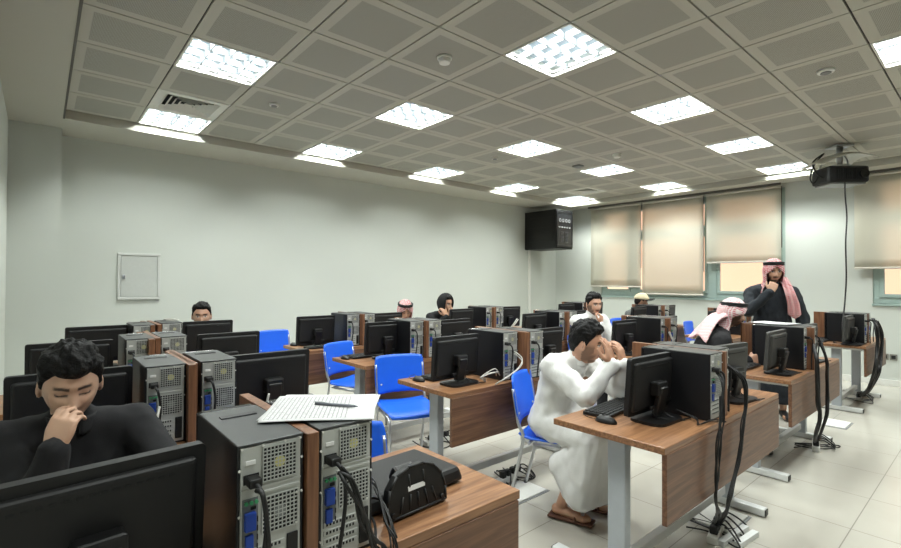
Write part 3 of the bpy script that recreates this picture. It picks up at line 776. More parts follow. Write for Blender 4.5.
# cable bundles that hang over desk fronts
def bundle(name, P, lab, n=5, r=.006, spread=.014, m=None, group='hanging cable bundles'):
    b = bmesh.new(); rnd = random.Random(hash(lab) % 1000 if 0 else len(lab)*7)
    for k in range(n):
        Q = []
        for i, p in enumerate(P):
            e = spread*(1.0 if i not in (len(P)-1,) else 1.6)
            Q.append((p[0]+rnd.uniform(-e, e), p[1]+rnd.uniform(-e, 0), p[2]+rnd.uniform(-.012, .012)))
        tube(b, Q, r*rnd.uniform(.75, 1.1), 7, smooth=6)
    o = obj(name, b, m or RUB); return tag(o, lab, 'cable', group)
def ties(P, lab): pass
CB = [([(2.42, -5.06, 1.0), (2.37, -5.10, .95), (2.33, -5.11, .80), (2.29, -5.11, .68), (2.27, -5.11, .54), (2.26, -5.11, .42), (2.42, -5.06, .28), (2.72, -4.93, .10), (2.80, -4.90, .05)], 'black cable bundle hanging from the left tower, white-robed man\'s desk', 7, .004, .017),
 ([(2.62, -5.03, 1.0), (2.63, -5.10, .94), (2.66, -5.11, .83), (2.60, -5.11, .69), (2.56, -5.11, .55), (2.48, -5.11, .45), (2.42, -5.11, .37), (2.5, -5.06, .27), (2.75, -4.95, .10), (2.86, -4.90, .05)], 'black cable bundle hanging from the right tower, white-robed man\'s desk', 7, .004, .017),
 ([(4.42, -5.02, .95), (4.33, -5.06, .86), (4.34, -5.06, .76), (4.36, -5.06, .54), (4.42, -5.06, .40), (4.62, -4.99, .2), (4.92, -4.92, .07)], 'thick black cable bundle, left of two, on the desk before the standing man', 8, .008, .017),
 ([(4.66, -5.02, .95), (4.62, -5.06, .82), (4.64, -5.06, .69), (4.65, -5.06, .50), (4.62, -5.06, .38), (4.78, -4.99, .2), (5.04, -4.92, .07)], 'thick black cable bundle, right of two, on the desk before the standing man', 8, .008, .017),
 ([(6.93, -5.02, 1.03), (6.88, -5.06, .92), (6.86, -5.06, .69), (6.75, -5.06, .51), (6.95, -4.98, .25), (7.4, -4.84, .07)], 'black cable tangle hanging from the farthest front row desk, left one', 8, .008, .03),
 ([(7.12, -5.02, 1.0), (7.17, -5.06, .84), (7.11, -5.06, .61), (6.98, -5.06, .45), (7.15, -4.96, .2), (7.5, -4.84, .07)], 'black cable tangle hanging from the farthest front row desk, right one', 8, .008, .03)]
for P_, lab, n_, r_, sp_ in CB:
    bundle('cable_bundle', P_, lab, n_, r_, sp_)
bundle('power_cable', [(.19, -4.965, 1.0), (.196, -4.99, .98), (.205, -4.995, .9), (.21, -4.99, .8), (.2, -4.985, .6)], 'black power cable down the rear of near left tower', 1, .006, .002, group='cables of the near towers')
bundle('power_cable', [(.385, -4.965, 1.0), (.40, -4.99, .97), (.43, -4.99, .88), (.47, -4.985, .80), (.5, -4.98, .75), (.52, -5.0, .6)], 'black cables sloping across the rear of near right tower', 4, .0042, .012, group='cables of the near towers')
bundle('cable_bundle', [(.60, -4.74, .84), (.565, -4.84, .86), (.545, -4.93, .80), (.53, -4.985, .765), (.525, -5.0, .6), (.52, -5.0, .35)], 'thin black cables looping over the near desk edge', 4, .0026, .014)
bundle('white_cable', [(.21, -3.75, .93), (.19, -3.79, .86), (.14, -3.80, .80), (.10, -3.78, .77)], 'white cable at rear of tower behind sweater man', 1, .006, .003, CREAMC, 'white cables')
bundle('white_cable', [(.66, -3.74, .9), (.62, -3.76, .82), (.55, -3.78, .78)], 'white cable at rear of second row tower, left column', 1, .005, .003, CREAMC, 'white cables')
bundle('white_cable', [(2.34, -3.78, .95), (2.36, -3.83, .9), (2.30, -3.85, .85), (2.20, -3.82, .80), (2.16, -3.78, .757)], 'white cable looping from the tower in the second column to its desk', 2, .004, .012, CREAMC, 'white cables')
bundle('white_cable', [(2.26, -3.70, .80), (2.2, -3.72, .83), (2.1, -3.70, .80), (2.16, -3.68, .765)], 'crumpled white cable tie knot beside tower, second column', 4, .004, .02, CREAMC, 'white cables')
bundle('white_cable', [(4.45, -3.88, .95), (4.46, -3.91, .86), (4.40, -3.90, .80), (4.33, -3.88, .757)], 'white cable at rear of tower behind the man in white', 2, .006, .01, CREAMC, 'white cables')
bundle('white_cable', [(4.95, -1.52, .9), (4.86, -1.53, .84), (4.80, -1.5, .77), (4.9, -1.5, .78)], 'white cables at back row desk before the conduit', 3, .008, .02, CREAMC, 'white cables')
bundle('monitor_cable', [(2.28, -4.92, .80), (2.32, -5.0, .757), (2.25, -5.04, .757), (2.36, -5.06, .758), (2.43, -5.10, .756)], 'thin monitor cable lying on white-robed man\'s desk', 2, .003, .006)
# floor boxes, power strips and floor cables
def floor_box(x, y, lab, a=0):
    t = thing('floor_box', lab, 'floor box', (x, y, 0), a, 'floor power boxes')
    obj('lid', box(bmesh.new(), (0, 0, .006), (.3, .22, .012), .003), CERM, t)
    obj('rim', box(bmesh.new(), (0, 0, .002), (.33, .25, .004), .001), MIDG, t)
def strip(x, y, lab, a=0, n=4):
    t = thing('power_strip', lab, 'power strip', (x, y, 0.0), a, 'power strips on the floor')
    obj('strip_body', box(bmesh.new(), (0, 0, .02), (.06+.06*n, .055, .04), .006), CERM, t)
    b = bmesh.new()
    for k in range(n): box(b, (-.03*n+.03+.06*k, 0, .06), (.04, .042, .045), .008)
    obj('plug', b, RUB, t)
    b = bmesh.new(); rnd = random.Random(int(x*100))
    for k in range(n):
        x_ = -.03*n+.03+.06*k
        tube(b, [(x_, 0, .075), (x_+.02, -.05, .09), (x_+rnd.uniform(-.12, .12), -.13, .02), (x_+rnd.uniform(-.2, .2), -.05+rnd.uniform(-.1, .1), .01), (x_+rnd.uniform(-.15, .15), .15, .012)], .005, 6, smooth=6)
    obj('cord', b, RUB, t)
floor_box(3.0, -4.86, 'white floor power box under the cables, white-robed man\'s desk')
strip(2.80, -4.92, 'white power strip with black plugs below the white-robed man\'s desk', .2, 4)
strip(2.45, -3.65, 'power strip with black plugs behind the white-robed man\'s chair', .1, 4)
floor_box(2.35, -3.95+.12, 'white floor plate below the white-robed man\'s chair', .0)
strip(5.0, -4.92, 'power strip under the thick cables by the third desk', .2, 4)
floor_box(6.0, -4.86, 'floor box with grey edge right of the third desk', 0)
strip(7.5, -4.82, 'power strip under the farthest front row desk', .1, 3)
strip(2.55, -2.75+.05, 'power strip below the desk behind the empty clear blue chair', 0, 4)
t = thing('cable_trunking', 'low white floor trunking ends beside the power strip in front', 'trunking', (2.82, -5.02, 0), -.1)
for k, (x, y, l) in enumerate(((0, .02, .3), (.02, -.04, .22))):
    obj('trunk_rail', box(bmesh.new(), (x, y, .016), (l, .035, .03), .003), WHITEM, t)
# ================================================================== PEOPLE
def ico(n=2):
    b = bmesh.new(); bmesh.ops.create_icosphere(b, subdivisions=n, radius=1); v = [x.co.copy() for x in b.verts]; b.free(); return v
ICO = ico(2)
SCR = bpy.data.scenes.new('scratch')
def hull(acc, balls):
    """convex hull round a few balls [(point, radius)]; acc collects (verts, faces)"""
    b = bmesh.new()
    for p, r in balls:
        p = Vector(p)
        for d in ICO: b.verts.new(p+d*r)
    res = bmesh.ops.convex_hull(b, input=b.verts[:])
    bmesh.ops.delete(b, geom=[g_ for g_ in set(res['geom_interior']+res['geom_unused']) if isinstance(g_, bmesh.types.BMVert)], context='VERTS')
    acc.append(b)
def fuse(acc, voxel, smooth=4, sfac=.5):
    """union of the pieces as one continuous skin"""
    bm = bmesh.new()
    for b in acc:
        bmesh.ops.recalc_face_normals(b, faces=b.faces[:]); merge(bm, b)
    me = bpy.data.meshes.new('t'); bm.to_mesh(me); bm.free()
    o = bpy.data.objects.new('t', me); SCR.collection.objects.link(o)
    m = o.modifiers.new('r', 'REMESH'); m.mode = 'VOXEL'; m.voxel_size = voxel; m.use_smooth_shade = True
    if smooth:
        m = o.modifiers.new('s', 'SMOOTH'); m.factor = sfac; m.iterations = smooth
    SCR.view_layers[0].update(); dg = SCR.view_layers[0].depsgraph
    r = bpy.data.meshes.new_from_object(o.evaluated_get(dg))
    bpy.data.objects.remove(o); bpy.data.meshes.remove(me)
    for p in r.polygons: p.use_smooth = True
    return r
def meobj(name, me, m, parent):
    me.name = name; me.materials.clear()
    for x in (m if isinstance(m, (list, tuple)) else [m]): me.materials.append(x)
    o = bpy.data.objects.new(name, me); COL.objects.link(o); o.parent = parent; return o
T = NT('skin'); at_ = T.n('Attribute'); at_.attribute_name = 'tone'; T.l(at_.outputs['Color'], T.b.inputs['Base Color'])
T.b.inputs['Roughness'].default_value = .5; T.b.inputs['Subsurface Weight'].default_value = .08; T.b.inputs['Subsurface Radius'].default_value = (.01, .004, .002)
SKIN = T.m
HAIR = mat('black_hair', (6, 5, 5), .6, spec=.25, var=.3, scale=120, bump=.5, bscale=160)
def cloth(name, rgb, rough=.85, var=.06): return mat(name, rgb, rough, var=var, scale=14, bump=.25, bscale=420)
WHITECLOTH = cloth('white_cotton', (222, 222, 220)); BLACKCLOTH = cloth('black_knit', (20, 20, 23), .9, .15); NAVY = cloth('dark_navy_cloth', (27, 33, 40), .85, .12)
GREYCLOTH = cloth('grey_cloth', (92, 94, 92)); DARKTR = cloth('dark_trousers', (34, 35, 40)); HOODC = cloth('black_hood_cloth', (17, 18, 20), .9)
SANDAL = mat('brown_leather', (92, 58, 42), .6); SHOE = mat('dark_shoe', (26, 25, 25), .5); CAPM = cloth('beige_cap_cloth', (206, 192, 160)); CAPB = cloth('black_cap_brim', (24, 23, 22))
AGAL = mat('black_cord', (14, 14, 15), .7, bump=.3, bscale=300)
T = NT('red_white_checked_cloth'); v, xyz = T.coord()
def tri(c, k): return T.math('LESS_THAN', T.math('FRACT', T.math('MULTIPLY', c, k)), .62)
chk = T.math('MULTIPLY', T.math('MAXIMUM', tri(T.math('ADD', xyz[0], xyz[1]), 60), tri(T.math('SUBTRACT', xyz[0], xyz[1]), 60)), tri(T.math('ADD', xyz[2], T.math('MULTIPLY', xyz[0], .6)), 55))
nz = T.n('TexNoise'); nz.inputs['Scale'].default_value = 9; T.l(v, nz.inputs['Vector'])
T.l(T.mix(chk, lin((226, 214, 212)), lin((178, 50, 62))), T.b.inputs['Base Color']); T.b.inputs['Roughness'].default_value = .85
KEFF = T.m
T = NT('pale_pink_checked_cloth'); v, xyz = T.coord()
chk = T.math('MULTIPLY', tri(T.math('ADD', xyz[0], xyz[1]), 60), tri(T.math('ADD', xyz[2], T.math('MULTIPLY', xyz[0], .6)), 55))
T.l(T.mix(chk, lin((230, 216, 214)), lin((206, 120, 130))), T.b.inputs['Base Color']); T.b.inputs['Roughness'].default_value = .85
KEFFP = T.m

def sm(a, b, x):
    t = min(1, max(0, (x-a)/(b-a))); return t*t*(3-2*t)
def ga(x, s): return math.exp(-(x/s)**2)
def head_point(d, grow=0.0):
    """direction -> point of the head surface (x right of the face, y forward, z up), metres"""
    dx, dy, dz = d
    x, y, z = .076*dx, .098*dy, .118*dz
    if z < 0:
        t = -dz
        x *= 1-.30*t**1.6
        if dy < 0: y *= 1-.42*t**1.2
        else: y *= 1+.06*t
    if dy > 0:
        y = .093*dy**.86*(1 if z > 0 else 1+.05*(-dz))
        f = sm(.1, .5, dy)
        y += f*(.006*ga(z-.03, .012)*ga(x, .05))                                   # brow
        y -= f*.013*(ga(x-.031, .017)+ga(x+.031, .017))*ga(z-.006, .014)           # eye sockets
        nzb = .021*sm(.018, -.030, z)*sm(-.050, -.036, z)
        y += f*(nzb*ga(x, .0105)+.006*ga(x, .02)*ga(z+.036, .010))                 # nose and wings
        y += f*.005*(ga(x-.038, .018)+ga(x+.038, .018))*ga(z+.02, .02)             # cheekbones
        y += f*(.006*ga(x, .022)*(ga(z+.058, .006)+ga(z+.071, .007)))              # lips
        y -= f*.004*ga(x, .02)*ga(z+.083, .007)
        y += f*.009*ga(x, .022)*ga(z+.101, .015)                                   # chin
    p = Vector((x, y, z))
    if grow: p += Vector((x/.076**2, y/.095**2, z/.118**2)).normalized()*grow
    return p
def sphere_mesh(fn, nu=72, nv=54):
    b = bmesh.new(); rows = []
    for j in range(1, nv):
        th = PI*j/nv; rows.append([b.verts.new(fn((math.sin(th)*math.cos(2*PI*i/nu), math.sin(th)*math.sin(2*PI*i/nu), math.cos(th)))) for i in range(nu)])
    t = b.verts.new(fn((0, 0, 1))); u = b.verts.new(fn((0, 0, -1)))
    for j in range(nv-2):
        for i in range(nu): b.faces.new((rows[j][i], rows[j+1][i], rows[j+1][(i+1) % nu], rows[j][(i+1) % nu]))
    for i in range(nu):
        b.faces.new((t, rows[0][i], rows[0][(i+1) % nu])); b.faces.new((u, rows[-1][(i+1) % nu], rows[-1][i]))
    for f in b.faces: f.smooth = True
    return b
def hairline(th):   # th: angle from the front, degrees
    pts = ((0, .070), (38, .068), (58, .040), (70, .020), (80, -.012), (88, -.012), (100, .012), (118, -.02), (145, -.062), (180, -.072))
    for (a, b), (c, d) in zip(pts[:-1], pts[1:]):
        if a <= th <= c: return b+(d-b)*(th-a)/(c-a)
    return pts[-1][1]
def hair_mesh(thick=.024, seed=0, front=0.0):
    def fn(d):
        p = head_point(d); th = abs(math.degrees(math.atan2(p.x, p.y)))
        g_ = p.z-hairline(th)-front*ga(th, 50)
        k = sm(-.003, .018, g_)
        nn = noise.noise(Vector((p.x*42, p.y*26, p.z*26+seed*7)))*.55+noise.noise(Vector((p.x*120, p.y*70, p.z*70+seed)))*.3
        tk = thick*(.28+.72*sm(.01, .10, p.z))*(1+.95*nn)
        return head_point(d, -.006+k*(tk+.006))
    return sphere_mesh(fn, 110, 80)
def mframe(c, f, up=(0, 0, 1), roll=0):
    f = Vector(f).normalized(); r = f.cross(Vector(up)).normalized(); u = r.cross(f)
    M = Matrix(((r.x, f.x, u.x, c[0]), (r.y, f.y, u.y, c[1]), (r.z, f.z, u.z, c[2]), (0, 0, 0, 1)))
    return M @ ry(roll) if roll else M
def hand(acc, wr, d, n, side, curl=(.35, .5, .35), thumb=.5, spread=.10, k=1.0, curls=None, s_over=None):
    """wr wrist point, d towards the fingers, n out of the palm; side=+1 right hand, -1 left hand"""
    wr = Vector(wr); d = Vector(d).normalized(); n = Vector(n); n = (n-d*n.dot(d)).normalized(); s = d.cross(n)*side   # towards the thumb
    hull(acc, [(wr+s*.017*k, .016*k), (wr-s*.017*k, .016*k), (wr+d*.05*k+s*.031*k, .014*k), (wr+d*.05*k-s*.030*k, .013*k), (wr+d*.086*k+s*.032*k, .0105*k), (wr+d*.080*k-s*.032*k, .0095*k)])
    for i, (o, L_, r0) in enumerate(((.033, .072, .0092), (.0112, .080, .0094), (-.0112, .074, .009), (-.0325, .058, .008))):
        base = wr+d*(.082-.004*(i == 3))*k+s*o*k
        dd = (d+s*spread*(1.5-i)/1.5*.8).normalized(); ax = dd.cross(n).normalized()
        ang = 0; p = base; r = r0*k
        cc = curls[i] if curls else curl
        for q, frac in enumerate((.46, .30, .24)):
            ang += cc[q]; e = dd*math.cos(ang)+n*math.sin(ang)
            p2 = p+e*L_*frac*k; r2 = r*.93; hull(acc, [(p, r), (p2, r2)]); p, r = p2, r2
    tb = wr+d*.022*k+s*.024*k+n*.006*k
    d1 = (d*.62+s*(.75-.4*thumb)+n*(.15+.5*thumb)).normalized(); p2 = tb+d1*.042*k; hull(acc, [(tb, .0145*k), (p2, .0115*k)])
    d2 = (d*.85+s*(.32-.45*thumb)+n*(.15+.45*thumb)).normalized(); p3 = p2+d2*.030*k; hull(acc, [(p2, .0112*k), (p3, .0100*k)]); p4 = p3+(d2+d*.2).normalized()*.024*k; hull(acc, [(p3, .0100*k), (p4, .0082*k)])
def lerp(a, b, t): return Vector(a)*(1-t)+Vector(b)*t

def person(label, J, tone=(186, 140, 112), voxel=.006, top=BLACKCLOTH, bottom=DARKTR, robe=False, standing=False, hair=.024, beard=0, hair_front=0,
           handR=None, handL=None, head_f=(0, -1, 0), roll=0, fat=1.0, collar=False, closed_eyes=0, foot=SHOE, hem=None, top_voxel=.011, brow=1.0, group=None, sleeve=.93, hk=1.0, hsc=None):
    t = thing('person', label, 'person', (J['pelvis'][0], J['pelvis'][1], 0), 0, group)
    O = Vector((J['pelvis'][0], J['pelvis'][1], 0))
    J = {k: Vector(v)-O for k, v in J.items()}
    rt = Vector(J['rt']+O); rt.z = 0; rt.normalize(); fw = Vector((0, 0, 1)).cross(rt)   # rt: the person's right
    HM = mframe(J['head'], head_f, roll=roll)
    if hsc: HM = HM @ Matrix.Diagonal((*hsc, 1))
    hR, hL = J['pelvis']+rt*.09, J['pelvis']-rt*.09
    nk = J['neck']
    # ---- the body: one continuous skin
    A = []
    hull(A, [(hR, .085), (hL, .085), (lerp(J['pelvis'], J['chest'], .45)+rt*.055, .085), (lerp(J['pelvis'], J['chest'], .45)-rt*.055, .085)])
    hull(A, [(lerp(J['pelvis'], J['chest'], .4)+rt*.055, .08), (lerp(J['pelvis'], J['chest'], .4)-rt*.055, .08), (J['chest']+rt*.08, .085), (J['chest']-rt*.08, .085)])
    hull(A, [(J['shR'], .048), (J['shL'], .048), (J['chest']+rt*.07, .075), (J['chest']-rt*.07, .075), (nk-Vector((0, 0, .02)), .05)])
    skull = HM @ Vector((0, -.022, -.055)); hull(A, [(nk-Vector((0, 0, .03)), .056), (skull, .052)])
    for sd in 'RL':
        sh, el, wr = J['sh'+sd], J['el'+sd], J['wr'+sd]
        hull(A, [(sh, .046), (el, .036)]); hull(A, [(el, .037), (lerp(el, wr, .3), .038), (lerp(el, wr, .3), .036)]); hull(A, [(lerp(el, wr, .3), .037), (wr, .024)])
        hp, kn, an = (hR if sd == 'R' else hL), J['kn'+sd], J['an'+sd]
        hull(A, [(hp, .082), (kn, .054)]); hull(A, [(kn, .053), (lerp(kn, an, .3)-fw*.01, .055)]); hull(A, [(lerp(kn, an, .3)-fw*.01, .054), (an, .034)])
        tf = Vector(J.get('toe', fw+O)+O) if 'toe' in J else fw
        hull(A, [(an-Vector((0, 0, .035))-tf*.03, .032), (an+tf*.06-Vector((0, 0, .045)), .03)]); hull(A, [(an+tf*.06-Vector((0, 0, .045)), .03), (an+tf*.16-Vector((0, 0, .052)), .022), (an+tf*.14-Vector((0, 0, .052))+rt*.025, .02), (an+tf*.14-Vector((0, 0, .052))-rt*.02, .02)])
        h_ = handR if sd == 'R' else handL
        if h_: hand(A, wr, h_['d'], h_['n'], 1 if sd == 'R' else -1, h_.get('curl', (.35, .5, .35)), h_.get('thumb', .5), h_.get('spread', .1), h_.get('k', hk), h_.get('curls'))
        else: hand(A, wr, (wr-el), -rt if sd == 'R' else rt, 1 if sd == 'R' else -1, k=hk)
    hb = sphere_mesh(head_point); tm(hb, HM); A.append(hb)
    for s in (-1, 1):
        e = bmesh.new(); ring(e, (0, 0, 0), .021, .0065, 'X', 16, 6); tm(e, HM @ Matrix.Translation((s*.079, -.008, -.004)) @ rz(-s*.45) @ rx(.15) @ Matrix.Diagonal((1, .72, 1.35, 1))); A.append(e)
        hull(A, [(HM @ Vector((s*.073, -.004, .0)), .012), (HM @ Vector((s*.074, -.006, -.018)), .009)])
        hull(A, [(HM @ Vector((s*.0305, .0705, .006)), .0125), (HM @ Vector((s*.0315, .0705, .006)), .0125)])
    me = fuse(A, voxel, 3, .5)
    ca = me.color_attributes.new('tone', 'FLOAT_COLOR', 'POINT'); co = np.empty(len(me.vertices)*3); me.vertices.foreach_get('co', co); co = co.reshape(-1, 3)
    Mi = np.array(HM.inverted()); lc = co@Mi[:3, :3].T+Mi[:3, 3]
    base = np.array(lin(tone)); colr = np.ones((len(co), 4)); colr[:, :3] = base*(1+.05*np.sin(co[:, :1]*90)*np.sin(co[:, 2:3]*70))
    x, y, z = lc.T; ax = np.abs(x); face = (y > .035) & (np.abs(z) < .13) & (y < .135)
    on = np.zeros(len(x), bool)
    for i in np.nonzero((y > -.03) & (y < .135) & (ax < .09) & (np.abs(z) < .135))[0]:
        d_ = Vector((x[i]/.076, y[i]/.098, z[i]/.118)).normalized(); h_ = head_point(d_); on[i] = (h_-Vector(lc[i])).length < .011
    face &= on
    def paint(wt, c): colr[:, :3] = colr[:, :3]*(1-wt[:, None])+np.array(lin(c))*wt[:, None]
    ss = lambda a, b, q: np.clip((q-a)/(b-a), 0, 1)
    paint(face*ss(1.25, .8, np.sqrt((x/.025)**2+((z+.064)/.0105)**2))*.75, (tone[0]*.80, tone[1]*.58, tone[2]*.58))
    if beard:
        jaw = ss(-.035, -.06, z)*ss(.125, .11, -z)*(y > -.01)*ss(.02, .035, np.maximum(ax, -(z+.075)*1.6+.0))
        mou = ss(.03, .024, ax)*ss(-.041, -.046, z)*ss(-.060, -.055, z)*(y > .05)
        chin = ss(-.078, -.086, z)*(y > .03)
        side = ss(.05, .058, ax)*ss(.012, -.01, z)*(y > -.005)*(y < .06)*(z > -.13)
        wt = np.clip(np.maximum.reduce([jaw*ss(.030, .042, ax+.5*np.clip(-z-.085, 0, 1)), mou, chin, side]), 0, 1)*beard*(z > -.14)*on
        paint(wt, (28, 22, 20))
    if brow: paint(face*ss(.0075, .004, np.abs(z-.0265-.10*(ax-.03)*np.sign(.03-ax)*1.0))*(ax > .011)*ss(.053, .046, ax)*.9*brow, (26, 20, 18))
    ed = np.sqrt(((ax-.031)/.0145)**2+((z-.006)/.0068)**2)
    if not closed_eyes:
        paint(face*ss(1.1, .85, ed), (206, 200, 194)); paint(face*ss(.0072, .0052, np.sqrt((ax-.031)**2+(z-.006)**2)), (22, 15, 12))
        paint(face*ss(.0030, .0012, np.abs(z-.0135+.05*np.abs(ax-.031)))*(np.abs(ax-.031) < .0165), (30, 22, 20))
    else:
        paint(face*ss(1.6, 1.0, ed)*.25, (90, 60, 48)); paint(face*ss(.0038, .0016, np.abs(z-.001-8*(ax-.031)**2))*(np.abs(ax-.031) < .0165)*.95, (26, 18, 16))
    ca.data.foreach_set('color', colr.astype(np.float32).ravel())
    meobj('body', me, SKIN, t)
    # ---- clothes
    g_ = .018*fat
    B = []
    hull(B, [(hR, .088+g_), (hL, .088+g_), (lerp(J['pelvis'], J['chest'], .45)+rt*.06, .09+g_), (lerp(J['pelvis'], J['chest'], .45)-rt*.06, .09+g_)])
    hull(B, [(lerp(J['pelvis'], J['chest'], .4)+rt*.06, .088+g_), (lerp(J['pelvis'], J['chest'], .4)-rt*.06, .088+g_), (J['chest']+rt*.085, .088+g_), (J['chest']-rt*.085, .088+g_)])
    hull(B, [(J['shR'], .050+g_), (J['shL'], .050+g_), (J['chest']+rt*.075, .078+g_), (J['chest']-rt*.075, .078+g_), (nk-Vector((0, 0, .035)), .055+g_*.6)])
    hull(B, [(nk-Vector((0, 0, .05)), .070), (lerp(nk, skull, .18), .063)])
    for sd in 'RL':
        sh, el, wr = J['sh'+sd], J['el'+sd], J['wr'+sd]
        hull(B, [(sh, .052+g_), (el, .042+g_)]); hull(B, [(el, .042+g_), (lerp(el, wr, sleeve), .030+g_*.7)])
    if robe:
        for sd in 'RL':
            hp, kn, an = (hR if sd == 'R' else hL), J['kn'+sd], J['an'+sd]
            hull(B, [(hp, .088+g_), (kn, .062+g_)])
        hull(B, [(lerp(hR, J['knR'], .3), .08), (lerp(hL, J['knL'], .3), .08), (J['knR'], .06+g_), (J['knL'], .06+g_)])
        hm = hem if hem else [J['anR']+Vector((0, 0, .10)), J['anL']+Vector((0, 0, .10))]
        if hem: hm = [Vector(q)-O for q in hem]
        hull(B, [(J['knR'], .06+g_), (J['knL'], .06+g_)]+[(q, .055) for q in hm])
    def folds(me_, amp, fr):
        n_ = len(me_.vertices); c_ = np.empty(n_*3, np.float32); me_.vertices.foreach_get('co', c_)
        nr = np.empty(n_*3, np.float32); me_.vertex_normals.foreach_get('vector', nr); c_ = c_.reshape(-1, 3); nr = nr.reshape(-1, 3)
        w_ = np.array([noise.noise(Vector((x_*fr, y_*fr, z_*fr*.55)))+.5*noise.noise(Vector((x_*fr*2.3, y_*fr*2.3, z_*fr*1.2+3))) for x_, y_, z_ in c_.tolist()], np.float32)
        me_.vertices.foreach_set('co', (c_+nr*(amp*w_)[:, None]).astype(np.float32).ravel()); me_.update()
    mt = fuse(B, top_voxel, 5, .5); folds(mt, .014 if robe else .007, 13)
    meobj('robe' if robe else 'top', mt, top, t)
    if collar:
        b = bmesh.new()
        def col(u, v):
            a = (u-.5)*2*PI*.92; R_ = .064-.004*v
            c_ = nk+Vector((0, 0, -.025))
            return c_+(-fw*math.cos(a)+rt*math.sin(a))*R_*(1.0+.08*v)+Vector((0, 0, .055*v-.018*abs(u-.5)*2))+fw*.012
        grid_solid(b, col, 28, 5, .006); obj('collar', b, top, t)
    if not robe:
        Cc = []
        for sd in 'RL':
            hp, kn, an = (hR if sd == 'R' else hL), J['kn'+sd], J['an'+sd]
            hull(Cc, [(hp, .096), (kn, .068)]); hull(Cc, [(kn, .068), (an+Vector((0, 0, .02)), .05)])
        hull(Cc, [(hR, .10), (hL, .10)])
        mt = fuse(Cc, .014, 4); folds(mt, .006, 12); meobj('trousers', mt, bottom, t)
    for sd in 'RL':
        an = J['an'+sd]; b = bmesh.new()
        tf = Vector(J['toe']+O) if 'toe' in J else fw
        if foot is SANDAL:
            box(b, an+tf*.06-Vector((0, 0, .072)), (.095, .27, .016), .006, rz(math.atan2(tf.y, tf.x)-PI/2))
            tube(b, [an+tf*.10-rt*.045-Vector((0, 0, .065)), an+tf*.09-Vector((0, 0, .028)), an+tf*.10+rt*.045-Vector((0, 0, .065))], .008, 8, smooth=5)
            obj('sandal', b, foot, t)
        else:
            A_ = []; hull(A_, [(an-Vector((0, 0, .03))-tf*.03, .042), (an+tf*.06-Vector((0, 0, .042)), .04)]); hull(A_, [(an+tf*.06-Vector((0, 0, .042)), .04), (an+tf*.17-Vector((0, 0, .05)), .03)])
            meobj('shoe', fuse(A_, .01, 2), foot, t)
    if hair:
        b = hair_mesh(hair, len(label), hair_front); tm(b, HM); obj('hair', b, HAIR, t)
    return t, HM, O
def keffiyeh(t, HM, m, drop=.30, open_=62, sidethrow=None, flare=.07, back=.16, cord=True, white_top=False):
    """checked cloth: crown over the head, open at the face, falling on shoulders and back"""
    up = HM.to_3x3().inverted() @ Vector((0, 0, 1))
    def thm(a): return PI*.5*(.86-.20*max(0, -math.cos(a))**1.5)
    def fn(u, v):
        # u 0..1 round the head from face edge to face edge, v 0 crown .. 1 lower hem
        if v < .42:
            a = (u-.5)*2*PI; th = v/.42*thm(a)
            return head_point((math.sin(th)*math.sin(a), -math.sin(th)*math.cos(a), math.cos(th)), .020+.003*math.sin(9*a))
        q = (v-.42)/.58
        a = (u-.5)*2*math.radians(180-open_*sm(0, .20, q))
        t_ = thm(a); R0 = head_point((math.sin(a)*math.sin(t_), -math.cos(a)*math.sin(t_), math.cos(t_)), .022)
        z = R0.z+(.026-R0.z)*sm(0, .2, q)-(drop+back*.4*math.cos(a/2)**2)*q
        sd = abs(math.sin(a))
        rad = 1-.10*sm(.1, .42, q)+flare*10*sm(.42, 1, q)*(.45+.55*sd)+(.03+.05*q)*math.sin(13*a)*q
        return Vector((R0.x*rad, R0.y*(1-.10*sm(.1, .42, q)+flare*6*sm(.5, 1, q))-.025*sm(.3, 1, q)+.02*sd*q, z))
    b = grid_solid(bmesh.new(), fn, 56, 34, .006); tm(b, HM); obj('headscarf', b, m, t)
    if cord:
        b = bmesh.new()
        for k, dz in enumerate((.0, .016)):
            P = []
            for i in range(41):
                a = 2*PI*i/40; d = (math.sin(a)*.80, math.cos(a)*.80, .60)
                p = head_point(d, .0265); p.z = .074+dz+.014*math.cos(a); P.append(p)
            tube(b, P, .0105, 8, cap=False)
        tm(b, HM); obj('head_cord', b, AGAL, t)
def seated(x, y, yaw, dz=0, lean=.06, headf=None, headoff=(0, 0), elR=None, wrR=None, elL=None, wrL=None):
    """default seated joints; yaw=0 faces -Y"""
    f = Vector((math.sin(yaw), -math.cos(yaw), 0)); r = Vector((-math.cos(yaw), -math.sin(yaw), 0))
    P = Vector((x, y, 0))
    def q(a, b, z): return P+f*a+r*b+Vector((0, 0, z))
    J = dict(pelvis=q(0, 0, .55), chest=q(lean, 0, .86+dz), neck=q(lean*1.5+.01, 0, .985+dz), head=q(lean*1.8+.03+headoff[0], headoff[1], 1.10+dz),
             shR=q(lean*1.2, .175, .915+dz), shL=q(lean*1.2, -.175, .915+dz), elR=elR or q(.20, .24, .74), elL=elL or q(.20, -.24, .74),
             wrR=wrR or q(.42, .14, .785), wrL=wrL or q(.42, -.14, .785), knR=q(.42, .12, .52), knL=q(.42, -.12, .52), anR=q(.40, .12, .085), anL=q(.40, -.12, .085), rt=r)
    return J, f, r, q

